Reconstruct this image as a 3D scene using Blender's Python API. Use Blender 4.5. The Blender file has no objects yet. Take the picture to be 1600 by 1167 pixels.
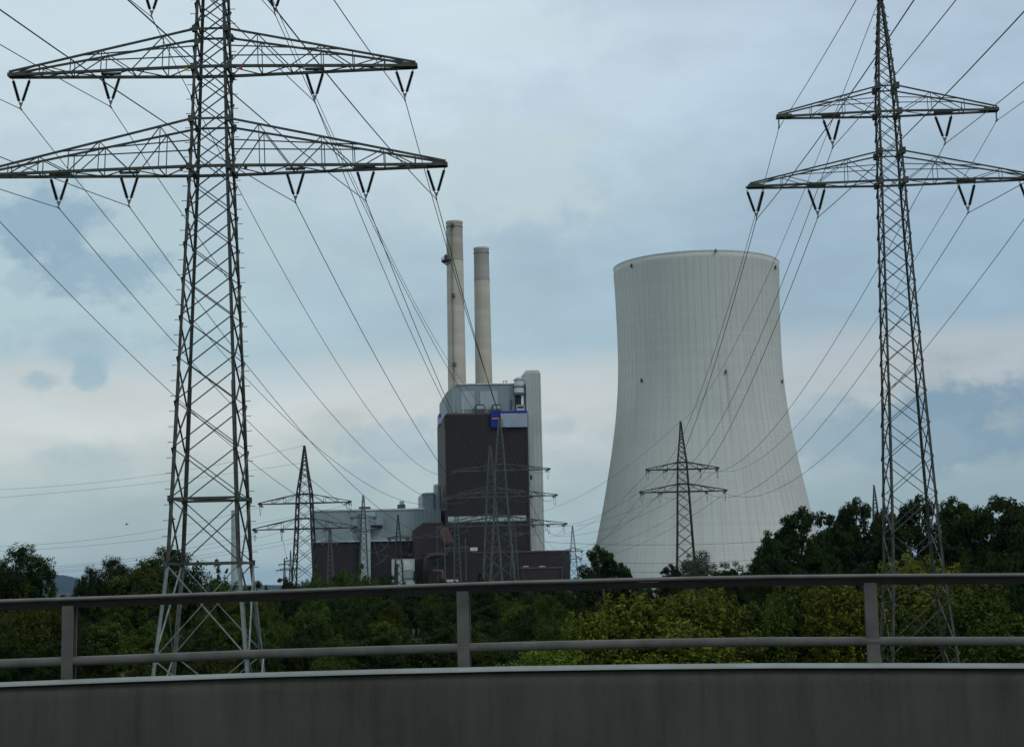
import bpy, math, random
import numpy as np
from mathutils import Vector, Matrix

# ------------------------------------------------------------------ camera, world, sun, exposure
S = bpy.context.scene
col = S.collection
EYE = 9.0                      # eye height over the plain: the car is on a bridge
FPX = 2518.0                   # focal length in photo pixels (photo 1600 wide)
PITCH, ROLL = math.radians(8.47), math.radians(-1.28)
cd = bpy.data.cameras.new('camera'); cam = bpy.data.objects.new('camera', cd); col.objects.link(cam)
cd.sensor_width = 36.0; cd.lens = 36.0 * FPX / 1600; cd.shift_y = -50.5 / 1600
cd.clip_start = 0.1; cd.clip_end = 60000
RM = (Matrix.Rotation(math.radians(90) + PITCH, 3, 'X') @ Matrix.Rotation(ROLL, 3, 'Z'))
cam.matrix_world = Matrix.Translation((0, 0, EYE)) @ RM.to_4x4()
S.camera = cam
S.view_settings.view_transform = 'Standard'; S.view_settings.look = 'None'
S.view_settings.exposure = 0.0; S.view_settings.gamma = 1.0
try:
    S.cycles.max_bounces = 6; S.cycles.diffuse_bounces = 3; S.cycles.transmission_bounces = 3
    S.cycles.volume_bounces = 0; S.cycles.transparent_max_bounces = 6
except Exception: pass

SUN_EL, SUN_AZ = math.radians(50), math.radians(128)    # high, behind the right shoulder, thinly veiled (azimuth from +Y, to the right)
sd = bpy.data.lights.new('sun', 'SUN'); sd.energy = 0.9; sd.angle = math.radians(10); sd.color = (1.0, 0.96, 0.90)
sun = bpy.data.objects.new('sun', sd); col.objects.link(sun)
sdir = Vector((math.sin(SUN_AZ) * math.cos(SUN_EL), math.cos(SUN_AZ) * math.cos(SUN_EL), math.sin(SUN_EL)))
sun.rotation_euler = sdir.to_track_quat('Z', 'Y').to_euler(); sun.location = (0, -20, 60)

def ray(px, py):
    return RM @ Vector(((px - 800) / FPX, -(py - 533) / FPX, -1.0))
def W(px, py, Y):
    d = ray(px, py); t = Y / d.y
    return Vector((d.x * t, Y, EYE + d.z * t))

wd = bpy.data.worlds.new('World'); S.world = wd; wd.use_nodes = True
NT = wd.node_tree; NT.nodes.clear()
def N(nt, t, **k):
    n = nt.nodes.new(t)
    for a, v in k.items(): setattr(n, a, v)
    return n
def mathn(nt, op, a, b=None, c=None):
    n = N(nt, 'ShaderNodeMath', operation=op)
    for i, v in enumerate((a, b, c)):
        if v is None: continue
        if isinstance(v, (int, float)): n.inputs[i].default_value = v
        else: nt.links.new(v, n.inputs[i])
    return n.outputs[0]
def mix(nt, f, a, b, blend='MIX'):
    n = N(nt, 'ShaderNodeMix', data_type='RGBA', blend_type=blend)
    for i, v in ((0, f), (6, a), (7, b)):
        if isinstance(v, (int, float)): n.inputs[i].default_value = v
        elif isinstance(v, tuple): n.inputs[i].default_value = (*v, 1)[:4]
        else: nt.links.new(v, n.inputs[i])
    return n.outputs[2]
def ramp(nt, fac, stops, interp='LINEAR'):
    n = N(nt, 'ShaderNodeValToRGB'); e = n.color_ramp; e.interpolation = interp
    while len(e.elements) < len(stops): e.elements.new(0.5)
    for el, (p, c) in zip(e.elements, stops):
        el.position = p; el.color = (c, c, c, 1) if isinstance(c, (int, float)) else (*c, 1)
    nt.links.new(fac, n.inputs[0]); return n.outputs[0]
def noise(nt, vec, scale, detail=4, rough=0.55, dist=0.0):
    n = N(nt, 'ShaderNodeTexNoise'); n.inputs['Scale'].default_value = scale
    n.inputs['Detail'].default_value = detail; n.inputs['Roughness'].default_value = rough
    n.inputs['Distortion'].default_value = dist
    if vec is not None: nt.links.new(vec, n.inputs['Vector'])
    return n
def build_world():
    nt = NT; L = nt.links.new
    out = N(nt, 'ShaderNodeOutputWorld'); bg = N(nt, 'ShaderNodeBackground')
    L(bg.outputs[0], out.inputs[0]); bg.inputs[1].default_value = 0.1
    sky = N(nt, 'ShaderNodeTexSky', sky_type='NISHITA'); sky.sun_disc = False
    sky.sun_elevation = SUN_EL; sky.sun_rotation = SUN_AZ
    tc = N(nt, 'ShaderNodeTexCoord'); D = tc.outputs['Generated']
    sp = N(nt, 'ShaderNodeSeparateXYZ'); L(D, sp.inputs[0])
    mp = N(nt, 'ShaderNodeMapping'); mp.inputs['Scale'].default_value = (1, 1, 2.4); L(D, mp.inputs[0])
    n1 = noise(nt, mp.outputs[0], 5.0, 6, 0.5, 0.3).outputs[0]
    n2 = noise(nt, mp.outputs[0], 16.0, 6, 0.55, 0.2).outputs[0]
    nw = mathn(nt, 'ADD', mathn(nt, 'MULTIPLY', mathn(nt, 'SUBTRACT', n1, 0.5), 0.07),
               mathn(nt, 'MULTIPLY', mathn(nt, 'SUBTRACT', n2, 0.5), 0.04))
    z = mathn(nt, 'ADD', mathn(nt, 'MULTIPLY', sp.outputs[2], 1.0), nw)
    z = mathn(nt, 'ADD', z, mathn(nt, 'MULTIPLY', sp.outputs[0], -0.035))
    c = ramp(nt, z, SKY_STOPS)
    # the overcast is brighter to the left and over the zenith, duller and bluer to the right
    xr = ramp(nt, mathn(nt, 'MULTIPLY_ADD', sp.outputs[0], 1.4, 0.5), SKY_SIDE)
    c = mix(nt, 1.0, c, xr, 'MULTIPLY')
    soft = ramp(nt, n1, [(0.3, 0.91), (0.7, 1.08)]); c = mix(nt, 1.0, c, soft, 'MULTIPLY')
    fine = ramp(nt, n2, [(0.3, 0.95), (0.7, 1.05)]); c = mix(nt, 1.0, c, fine, 'MULTIPLY')
    # separate lower clouds, each round its own direction in the sky, with broken edges
    n3 = N(nt, 'ShaderNodeTexNoise'); n3.inputs['Scale'].default_value = 26; n3.inputs['Detail'].default_value = 8; n3.inputs['Roughness'].default_value = 0.6
    mq = N(nt, 'ShaderNodeMapping'); mq.inputs['Scale'].default_value = (1, 1, 1.5); L(D, mq.inputs[0]); L(mq.outputs[0], n3.inputs['Vector'])
    n4 = mathn(nt, 'MULTIPLY', mathn(nt, 'SUBTRACT', n3.outputs[0], 0.5), 3.2)
    for (px, py, rx, rz, st, cc) in SKY_CLOUDS:
        d0 = ray(px, py).normalized()
        sb = N(nt, 'ShaderNodeVectorMath', operation='SUBTRACT'); L(D, sb.inputs[0]); sb.inputs[1].default_value = d0
        ml = N(nt, 'ShaderNodeVectorMath', operation='MULTIPLY'); L(sb.outputs[0], ml.inputs[0])
        ml.inputs[1].default_value = (1 / rx, 1 / rx, 1 / rz)
        ln = N(nt, 'ShaderNodeVectorMath', operation='LENGTH'); L(ml.outputs[0], ln.inputs[0])
        m = N(nt, 'ShaderNodeMapRange', interpolation_type='SMOOTHSTEP')
        m.inputs[1].default_value = -0.25; m.inputs[2].default_value = 0.5; m.inputs[3].default_value = 0; m.inputs[4].default_value = st
        L(mathn(nt, 'ADD', mathn(nt, 'SUBTRACT', 1.0, ln.outputs['Value']), n4), m.inputs[0])
        inside = N(nt, 'ShaderNodeMapRange'); inside.inputs[1].default_value = 2.2; inside.inputs[2].default_value = 1.3; L(ln.outputs['Value'], inside.inputs[0])
        c = mix(nt, mathn(nt, 'MULTIPLY', m.outputs[0], inside.outputs[0]), c, cc)
    # overcast (x10 because the background strength is 0.1), a little of the clear sky showing through it
    up = mix(nt, 1.0, c, (10.0, 10.0, 10.0), 'MULTIPLY')
    L(mix(nt, 0.92, sky.outputs[0], up), bg.inputs[0])
SKY_STOPS = [(p_, (r_ * 1.05, g_ * 1.015, b_ * 1.035)) for p_, (r_, g_, b_) in [(0.0, (.35, .475, .49)), (0.05, (.37, .50, .515)), (0.085, (.46, .55, .55)), (0.108, (.565, .63, .62)),
             (0.126, (.535, .615, .62)), (0.148, (.37, .52, .585)), (0.19, (.38, .53, .61)), (0.25, (.47, .61, .68)), (0.33, (.56, .70, .78)),
             (0.5, (.53, .64, .70)), (1.0, (.52, .61, .65))]]
SKY_SIDE = [(0.0, (1.10, 1.09, 1.06)), (0.45, (1.05, 1.04, 1.02)), (0.75, (.86, .89, .93)), (1.0, (.80, .84, .90))]
SKY_CLOUDS = [(90, 420, .13, .06, .8, (.48, .625, .66)), (150, 60, .12, .05, .6, (.62, .76, .80)), (770, 270, .07, .04, .6, (.57, .69, .70)), (740, 40, .08, .03, .6, (.64, .77, .82)), (420, 430, .08, .05, .4, (.47, .61, .65)),
              (1500, 655, .052, .026, .95, (.215, .335, .435)), (1560, 690, .032, .013, .9, (.22, .34, .44)), (1400, 690, .06, .014, .6, (.29, .41, .49)),
              (1310, 665, .03, .018, .45, (.30, .42, .50)), (90, 345, .032, .022, .9, (.29, .43, .535)), (165, 425, .034, .018, .8, (.29, .43, .535)), (30, 440, .01, .008, .5, (.34, .48, .57)),
              (125, 540, .022, .016, .55, (.31, .46, .55)), (135, 580, .010, .010, .7, (.33, .485, .56)), (60, 592, .013, .006, .75, (.35, .49, .56)), (150, 720, .03, .014, .35, (.33, .47, .53)),
              (640, 700, .035, .018, .5, (.32, .46, .56)), (580, 740, .02, .010, .4, (.32, .46, .56)), (880, 668, .013, .007, .35, (.34, .46, .53)), (1010, 690, .05, .02, .3, (.33, .46, .53))]
build_world()

# ------------------------------------------------------------------ helpers
def tag(o, label=None, cat=None, group=None, kind=None):
    for k, v in (('label', label), ('category', cat), ('group', group), ('kind', kind)):
        if v: o[k] = v
    return o
def thing(name, label, cat, loc=(0, 0, 0), yaw=0.0, group=None):
    o = bpy.data.objects.new(name, None); col.objects.link(o); o.empty_display_size = 0.5
    o.location = loc; o.rotation_euler = (0, 0, yaw)
    return tag(o, label, cat, group)
class MB:
    def __init__(s): s.v = []; s.f = []; s.smooth = False
    def add(s, vs, fs):
        b = len(s.v); s.v.extend([tuple(p) for p in vs]); s.f.extend([tuple(i + b for i in f) for f in fs])
    def box(s, x0, x1, y0, y1, z0, z1):
        s.add([(x0, y0, z0), (x1, y0, z0), (x1, y1, z0), (x0, y1, z0), (x0, y0, z1), (x1, y0, z1), (x1, y1, z1), (x0, y1, z1)],
              [(0, 3, 2, 1), (4, 5, 6, 7), (0, 1, 5, 4), (1, 2, 6, 5), (2, 3, 7, 6), (3, 0, 4, 7)])
    def bar(s, p, q, t, t2=None):
        p = Vector(p); q = Vector(q); d = q - p
        if d.length < 1e-6: return
        d.normalize(); t2 = t2 or t
        r = Vector((0, 0, 1)) if abs(d.z) < 0.9 else Vector((0, 1, 0))
        a = d.cross(r).normalized() * t / 2; b = d.cross(a).normalized() * t2 / 2
        s.add([p + a + b, p - a + b, p - a - b, p + a - b, q + a + b, q - a + b, q - a - b, q + a - b],
              [(0, 1, 2, 3), (7, 6, 5, 4), (0, 4, 5, 1), (1, 5, 6, 2), (2, 6, 7, 3), (3, 7, 4, 0)])
    def angle(s, p, q, w, n1, n2, th=0.02):
        """steel angle: two flanges along directions n1, n2"""
        p = Vector(p); q = Vector(q); n1 = Vector(n1).normalized(); n2 = Vector(n2).normalized()
        for a, b in ((n1, n2), (n2, n1)):
            A = a * w; B = b * th
            s.add([p, p + A, p + A + B, p + B, q, q + A, q + A + B, q + B],
                  [(0, 1, 2, 3), (7, 6, 5, 4), (0, 4, 5, 1), (1, 5, 6, 2), (2, 6, 7, 3), (3, 7, 4, 0)])
    def tube(s, pts, rad, n=6, cap=True):
        pts = [Vector(p) for p in pts]; m = len(pts)
        rad = rad if isinstance(rad, (list, tuple)) else [rad] * m
        b = len(s.v); prev = None
        for i, p in enumerate(pts):
            d = (pts[min(i + 1, m - 1)] - pts[max(i - 1, 0)]).normalized()
            if prev is None:
                r = Vector((0, 0, 1)) if abs(d.z) < 0.9 else Vector((1, 0, 0)); a = d.cross(r).normalized()
            else: a = (prev - d * prev.dot(d)).normalized()
            prev = a; c = d.cross(a)
            for k in range(n):
                t = 2 * math.pi * k / n; s.v.append(tuple(p + (a * math.cos(t) + c * math.sin(t)) * rad[i]))
        for i in range(m - 1):
            for k in range(n):
                k2 = (k + 1) % n
                s.f.append((b + i * n + k, b + i * n + k2, b + (i + 1) * n + k2, b + (i + 1) * n + k))
        if cap:
            s.f.append(tuple(b + k for k in reversed(range(n)))); s.f.append(tuple(b + (m - 1) * n + k for k in range(n)))
    def lathe(s, prof, n=48, c=(0, 0, 0), capb=False, capt=False, a0=0):
        b = len(s.v)
        for r, z in prof:
            for k in range(n):
                t = a0 + 2 * math.pi * k / n; s.v.append((c[0] + r * math.cos(t), c[1] + r * math.sin(t), c[2] + z))
        for i in range(len(prof) - 1):
            for k in range(n):
                k2 = (k + 1) % n; s.f.append((b + i * n + k, b + i * n + k2, b + (i + 1) * n + k2, b + (i + 1) * n + k))
        if capb: s.f.append(tuple(b + k for k in reversed(range(n))))
        if capt: s.f.append(tuple(b + (len(prof) - 1) * n + k for k in range(n)))
    def prism(s, poly, y0, y1):
        """poly of (x, z) counter-clockwise seen from -y, extruded y0..y1"""
        n = len(poly)
        s.add([(x, y0, z) for x, z in poly] + [(x, y1, z) for x, z in poly],
              [tuple(range(n)), tuple(reversed(range(n, 2 * n)))] +
              [((i + 1) % n, i, n + i, n + (i + 1) % n) for i in range(n)])
    def mesh(s, name, m, smooth=False):
        me = bpy.data.meshes.new(name); me.from_pydata(s.v, [], s.f); me.materials.append(m)
        if smooth:
            me.polygons.foreach_set('use_smooth', [True] * len(me.polygons))
        me.update(); return me
    def build(s, name, m, parent=None, loc=None, smooth=False):
        o = bpy.data.objects.new(name, s.mesh(name, m, smooth)); col.objects.link(o)
        if parent: o.parent = parent
        if loc: o.location = loc
        return o
def inst(me, name, parent=None, loc=(0, 0, 0), rot=(0, 0, 0), sc=None):
    o = bpy.data.objects.new(name, me); col.objects.link(o)
    if parent: o.parent = parent
    o.location = loc; o.rotation_euler = rot
    if sc: o.scale = sc
    return o

# ------------------------------------------------------------------ materials
def mat(name, base, rough=0.7, metal=0.0, var=0.12, scale=3.0, bump=0.0, bscale=20.0, stretch=(1, 1, 1), dark=None, spec=0.3):
    m = bpy.data.materials.new(name); m.use_nodes = True; nt = m.node_tree; L = nt.links.new
    b = nt.nodes['Principled BSDF']; b.inputs['Roughness'].default_value = rough; b.inputs['Metallic'].default_value = metal
    b.inputs['Specular IOR Level'].default_value = spec
    tc = N(nt, 'ShaderNodeTexCoord'); mp = N(nt, 'ShaderNodeMapping'); mp.inputs['Scale'].default_value = stretch
    L(tc.outputs['Object'], mp.inputs[0])
    n = noise(nt, mp.outputs[0], scale, 6, 0.6)
    lo = dark or tuple(x * (1 - 2 * var) for x in base); hi = tuple(min(1, x * (1 + var)) for x in base)
    L(ramp(nt, n.outputs[0], [(0.30, lo), (0.62, hi)]), b.inputs['Base Color'])
    if bump:
        n2 = noise(nt, mp.outputs[0], bscale, 5, 0.6); bp = N(nt, 'ShaderNodeBump'); bp.inputs['Strength'].default_value = bump
        L(n2.outputs[0], bp.inputs['Height']); L(bp.outputs[0], b.inputs['Normal'])
    return m
def cladding(name, base, pitch=1.2, var=0.1, rough=0.55, rib=0.35):
    """vertical profiled sheet: fine ribs as bump, sheet to sheet tone differences, faint run-off streaks"""
    m = bpy.data.materials.new(name); m.use_nodes = True; nt = m.node_tree; L = nt.links.new
    b = nt.nodes['Principled BSDF']; b.inputs['Roughness'].default_value = rough; b.inputs['Specular IOR Level'].default_value = 0.25
    tc = N(nt, 'ShaderNodeTexCoord'); O = tc.outputs['Object']
    sp = N(nt, 'ShaderNodeSeparateXYZ'); L(O, sp.inputs[0])
    xy = mathn(nt, 'ADD', sp.outputs[0], sp.outputs[1])
    cell = N(nt, 'ShaderNodeCombineXYZ'); L(mathn(nt, 'FLOOR', mathn(nt, 'MULTIPLY', xy, 1 / 3.0)), cell.inputs[0])
    L(mathn(nt, 'FLOOR', mathn(nt, 'MULTIPLY', sp.outputs[2], 1 / 9.0)), cell.inputs[2])
    wn = N(nt, 'ShaderNodeTexWhiteNoise'); L(cell.outputs[0], wn.inputs['Vector'])
    mp = N(nt, 'ShaderNodeMapping'); mp.inputs['Scale'].default_value = (0.5, 0.5, 0.03); L(O, mp.inputs[0])
    st = noise(nt, mp.outputs[0], 1.6, 5, 0.6).outputs[0]
    t = mathn(nt, 'ADD', mathn(nt, 'MULTIPLY', wn.outputs['Value'], 0.45), mathn(nt, 'MULTIPLY', st, 0.75))
    L(ramp(nt, t, [(0.25, tuple(x * (1 - var * 1.6) for x in base)), (0.9, tuple(x * (1 + var) for x in base))]), b.inputs['Base Color'])
    w = mathn(nt, 'SINE', mathn(nt, 'MULTIPLY', xy, 2 * math.pi / pitch))
    bp = N(nt, 'ShaderNodeBump'); bp.inputs['Strength'].default_value = rib; bp.inputs['Distance'].default_value = 0.1
    L(w, bp.inputs['Height']); L(bp.outputs[0], b.inputs['Normal'])
    return m
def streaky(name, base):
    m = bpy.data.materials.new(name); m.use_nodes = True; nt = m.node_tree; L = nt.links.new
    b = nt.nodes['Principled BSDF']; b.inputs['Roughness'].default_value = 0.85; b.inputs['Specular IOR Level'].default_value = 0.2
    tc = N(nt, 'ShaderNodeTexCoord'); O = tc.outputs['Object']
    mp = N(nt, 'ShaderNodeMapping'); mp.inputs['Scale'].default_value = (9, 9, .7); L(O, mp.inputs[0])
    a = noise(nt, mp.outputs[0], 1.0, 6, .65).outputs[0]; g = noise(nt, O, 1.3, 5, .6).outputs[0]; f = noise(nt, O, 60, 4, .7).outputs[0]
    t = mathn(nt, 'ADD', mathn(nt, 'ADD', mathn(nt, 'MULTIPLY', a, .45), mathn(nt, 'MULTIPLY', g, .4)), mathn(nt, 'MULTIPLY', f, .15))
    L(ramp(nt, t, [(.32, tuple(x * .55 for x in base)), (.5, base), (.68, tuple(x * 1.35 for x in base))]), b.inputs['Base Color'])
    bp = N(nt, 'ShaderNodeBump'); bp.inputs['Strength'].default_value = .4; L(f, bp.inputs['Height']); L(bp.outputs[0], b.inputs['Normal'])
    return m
def leafmat(name, lo, hi, trans=0.3):
    m = bpy.data.materials.new(name); m.use_nodes = True; nt = m.node_tree; L = nt.links.new
    b = nt.nodes['Principled BSDF']; b.inputs['Roughness'].default_value = 0.6; b.inputs['Specular IOR Level'].default_value = 0.08
    tc = N(nt, 'ShaderNodeTexCoord'); g = N(nt, 'ShaderNodeNewGeometry'); oi = N(nt, 'ShaderNodeObjectInfo')
    n = noise(nt, tc.outputs['Object'], 0.9, 3, 0.6).outputs[0]
    t = mathn(nt, 'ADD', mathn(nt, 'MULTIPLY', g.outputs['Random Per Island'], 0.6), mathn(nt, 'MULTIPLY', n, 0.6))
    c = ramp(nt, t, [(0.3, lo), (0.95, hi)])
    hs = N(nt, 'ShaderNodeHueSaturation'); L(c, hs.inputs['Color'])
    L(mathn(nt, 'MULTIPLY_ADD', oi.outputs['Random'], 0.04, 0.48), hs.inputs['Hue'])
    L(mathn(nt, 'MULTIPLY_ADD', oi.outputs['Random'], 0.5, 0.75), hs.inputs['Value'])
    L(hs.outputs[0], b.inputs['Base Color'])
    tr = N(nt, 'ShaderNodeBsdfTranslucent'); L(hs.outputs[0], tr.inputs[0])
    ms = N(nt, 'ShaderNodeMixShader'); ms.inputs[0].default_value = trans
    L(b.outputs[0], ms.inputs[1]); L(tr.outputs[0], ms.inputs[2]); L(ms.outputs[0], nt.nodes['Material Output'].inputs[0])
    return m
def concrete_tower(name):
    m = bpy.data.materials.new(name); m.use_nodes = True; nt = m.node_tree; L = nt.links.new
    b = nt.nodes['Principled BSDF']; b.inputs['Roughness'].default_value = 0.85; b.inputs['Specular IOR Level'].default_value = 0.2
    tc = N(nt, 'ShaderNodeTexCoord'); O = tc.outputs['Object']; sp = N(nt, 'ShaderNodeSeparateXYZ'); L(O, sp.inputs[0])
    ang = mathn(nt, 'ARCTAN2', sp.outputs[1], sp.outputs[0])
    cv = N(nt, 'ShaderNodeCombineXYZ'); L(mathn(nt, 'MULTIPLY', ang, 36.0), cv.inputs[0]); L(mathn(nt, 'MULTIPLY', sp.outputs[2], 0.018), cv.inputs[1])
    st = noise(nt, cv.outputs[0], 1.0, 5, 0.6).outputs[0]                 # run-off streaks
    bl = noise(nt, O, 0.035, 5, 0.6).outputs[0]                           # broad weathering
    ring = mathn(nt, 'FLOOR', mathn(nt, 'MULTIPLY', sp.outputs[2], 1 / 1.5))
    wn = N(nt, 'ShaderNodeTexWhiteNoise', noise_dimensions='1D'); L(ring, wn.inputs['W'])   # formwork lifts
    fr = mathn(nt, 'FRACT', mathn(nt, 'MULTIPLY', sp.outputs[2], 1 / 1.5))
    seam = ramp(nt, fr, [(0.0, 0.85), (0.09, 1.0)])
    t = mathn(nt, 'ADD', mathn(nt, 'ADD', mathn(nt, 'MULTIPLY', st, 0.5), mathn(nt, 'MULTIPLY', bl, 0.5)), mathn(nt, 'MULTIPLY', wn.outputs['Value'], 0.07))
    c = ramp(nt, t, [(0.35, (.475, .495, .46)), (0.72, (.60, .62, .58))])
    c = mix(nt, 1.0, c, seam, 'MULTIPLY')
    for a0, z0, z1, w, st_ in ((-1.375, 52, 84, .022, .30), (-2.50, 48, 82, .016, .22), (-1.10, 60, 95, .02, .10)):    # rusty run-off below the lamps
        da = mathn(nt, 'ABSOLUTE', mathn(nt, 'SUBTRACT', ang, a0)); m1 = N(nt, 'ShaderNodeMapRange'); m1.inputs[1].default_value = w; m1.inputs[2].default_value = w * .3; L(da, m1.inputs[0])
        m2 = N(nt, 'ShaderNodeMapRange'); m2.inputs[1].default_value = z0; m2.inputs[2].default_value = z1; L(sp.outputs[2], m2.inputs[0])
        up_ = mathn(nt, 'LESS_THAN', sp.outputs[2], z1)
        f_ = mathn(nt, 'MULTIPLY', mathn(nt, 'MULTIPLY', mathn(nt, 'MULTIPLY', m1.outputs[0], m2.outputs[0]), up_), mathn(nt, 'MULTIPLY', st, st_ * 2))
        c = mix(nt, f_, c, (.10, .095, .085))
    L(c, b.inputs['Base Color'])
    return m
def chimney_mat(name, base):
    m = bpy.data.materials.new(name); m.use_nodes = True; nt = m.node_tree; L = nt.links.new
    b = nt.nodes['Principled BSDF']; b.inputs['Roughness'].default_value = 0.85; b.inputs['Specular IOR Level'].default_value = 0.2
    tc = N(nt, 'ShaderNodeTexCoord'); O = tc.outputs['Object']; sp = N(nt, 'ShaderNodeSeparateXYZ'); L(O, sp.inputs[0])
    ring = mathn(nt, 'FLOOR', mathn(nt, 'MULTIPLY', sp.outputs[2], 1 / 2.4))
    wn = N(nt, 'ShaderNodeTexWhiteNoise', noise_dimensions='1D'); L(ring, wn.inputs['W'])
    mp = N(nt, 'ShaderNodeMapping'); mp.inputs['Scale'].default_value = (0.7, 0.7, 0.05); L(O, mp.inputs[0])
    st = noise(nt, mp.outputs[0], 1.2, 5, 0.6).outputs[0]
    bd = noise(nt, O, 0.09, 3, 0.5).outputs[0]
    t = mathn(nt, 'ADD', mathn(nt, 'ADD', mathn(nt, 'MULTIPLY', wn.outputs['Value'], 0.22), mathn(nt, 'MULTIPLY', st, 0.4)), mathn(nt, 'MULTIPLY', bd, 0.45))
    L(ramp(nt, t, [(0.3, tuple(x * .78 for x in base)), (0.75, tuple(x * 1.1 for x in base))]), b.inputs['Base Color'])
    return m

M = dict(
    steel=mat('painted_lattice_steel', (.062, .070, .060), .6, 0, .2, 1.6, dark=(.028, .032, .026)),
    galv=mat('galvanised_steel', (.20, .23, .215), .5, .35, .2, 2.0),
    farsteel=mat('weathered_lattice_steel', (.034, .034, .030), .7, 0, .2, 1.0),
    farpale=mat('pale_lattice_steel', (.075, .088, .078), .7, 0, .2, 1.0),
    porcelain=mat('brown_glazed_porcelain', (.016, .012, .011), .35, 0, .1, 6, spec=.5),
    clamp=mat('clamp_metal', (.16, .17, .17), .5, .3, .1, 6),
    wire=mat('aluminium_conductor', (.06, .062, .06), .6, .2, .1, 1),
    yellow=mat('yellow_enamel', (.62, .36, .02), .5, 0, .1, 8), red=mat('red_enamel', (.42, .03, .03), .5, 0, .1, 8),
    white=mat('white_enamel', (.75, .75, .73), .5, 0, .05, 8), blue=mat('blue_sign_paint', (.012, .022, .26), .5, 0, .1, .4),
    orange=mat('orange_sign_paint', (.75, .30, .03), .5, 0, .05, 1), signwhite=mat('pale_sign_panel', (.30, .36, .42), .5, 0, .05, .2),
    shell=concrete_tower('streaked_tower_concrete'), rib=mat('rib_concrete', (.27, .29, .27), .85, 0, .15, .2),
    cream=chimney_mat('cream_chimney_concrete', (.52, .485, .40)), creamtop=chimney_mat('weathered_cream_concrete', (.42, .385, .315)), farhaze=chimney_mat('hazed_chimney_concrete', (.34, .42, .43)), greycap=chimney_mat('grey_chimney_concrete', (.37, .365, .33)),
    brown=cladding('dark_brown_cladding', (.027, .021, .020), 1.0, .1, .6, .12), redbrown=cladding('red_brown_cladding', (.038, .027, .024), 1.0, .12, .6, .15),
    edgebrown=mat('red_brown_trim', (.10, .060, .050), .6, 0, .15, .3),
    grey=cladding('grey_blue_cladding', (.23, .29, .305), 1.5, .08), palegrey=cladding('pale_grey_cladding', (.40, .44, .43), 1.5, .06),
    lightpanel=cladding('light_grey_panel', (.36, .42, .44), 1.5, .05), trim=mat('white_roof_trim', (.55, .57, .55), .5, 0, .1, .5),
    darkmetal=mat('dark_machine_metal', (.07, .075, .08), .6, .2, .2, 1), glass=mat('window_glass', (.55, .60, .62), .15, 0, .05, 1, spec=.6),
    louvre=mat('louvre_and_shade_dark', (.03, .03, .032), .6, 0, .2, 2), skybright=mat('sky_white_sheet', (.8, .82, .82), .5, 0, .03, 1),
    rail=mat('grey_rail_paint', (.100, .101, .090), .5, 0, .12, 5, .12, 40, dark=(.064, .064, .056)),
    railshade=mat('rail_shade_dark', (.018, .016, .013), .7, 0, .2, 6),  # near-black colour paints the shade on the top rail's underside
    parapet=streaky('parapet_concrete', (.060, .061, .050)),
    cap=mat('parapet_cap', (.27, .295, .28), .55, .2, .1, 2.5, .1, 30),
    asphalt=mat('asphalt', (.05, .05, .052), .85, 0, .15, 8, .4, 120), paint=mat('road_paint', (.7, .7, .68), .6, 0, .1, 10),
    bark=mat('bark', (.05, .04, .032), .9, 0, .25, 4, .5, 14, (1, 1, .25)),
    field=mat('field_grass', (.03, .045, .012), .95, 0, .3, .05, .3, 2), hill=mat('wooded_hill', (.016, .022, .014), .95, 0, .3, .004),
    scrub=leafmat('scrub_leaves', (.016, .026, .008), (.04, .06, .016)),
    bird=mat('bird_feathers', (.03, .03, .03), .8, 0, .1, 10),
)
LEAF = dict(
    dark=leafmat('dark_leaves', (.009, .020, .003), (.046, .072, .011)),
    mid=leafmat('mid_green_leaves', (.018, .034, .004), (.085, .118, .016)),
    black=leafmat('deep_green_leaves', (.010, .020, .004), (.038, .060, .011)),
    lime=leafmat('yellow_green_leaves', (.030, .050, .004), (.22, .255, .026), .35),
    olive=leafmat('olive_leaves', (.020, .037, .004), (.100, .140, .018)),
    willow=leafmat('grey_green_leaves', (.05, .065, .035), (.12, .14, .085)),
)

# ------------------------------------------------------------------ ground, hills, bridge deck
def ground():
    mb = MB(); n = 40; R = 20000
    xs = [-R + 2 * R * i / n for i in range(n + 1)]; ys = [-2000 + (R + 2000) * i / n for i in range(n + 1)]
    for y in ys:
        for x in xs: mb.v.append((x, y, 0.0))
    for j in range(n):
        for i in range(n):
            a = j * (n + 1) + i; mb.f.append((a, a + 1, a + n + 2, a + n + 1))
    tag(mb.build('ground', M['field']), kind='structure')
ground()
def hills():
    rnd = random.Random(4); Y = 9000; pts = [(-300, 900), (-180, 897), (-60, 893), (20, 892), (55, 894), (78, 897), (100, 898.5), (113, 901), (126, 906), (150, 910), (220, 912), (330, 913), (430, 914), (520, 915), (640, 916)]
    mb = MB(); prof = []
    for (x0, y0), (x1, y1) in zip(pts, pts[1:]):
        for k in range(8): t = k / 8; prof.append(W(x0 + (x1 - x0) * t, y0 + (y1 - y0) * t + rnd.uniform(-.35, .35), Y))
    rows = [(-1800, 0.0), (-1200, .35), (-600, .75), (0, 1.0), (800, .8), (1800, 0.3), (2600, 0)]
    for dy, s in rows:
        for p in prof: mb.v.append((p.x * (Y + dy) / Y, Y + dy, max(0, p.z) * s - (1 if s == 0 else 0)))
    m = len(prof)
    for j in range(len(rows) - 1):
        for i in range(m - 1): mb.f.append((j * m + i, j * m + i + 1, (j + 1) * m + i + 1, (j + 1) * m + i))
    tag(mb.build('hills', M['hill'], smooth=True), kind='structure')
hills()

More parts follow.
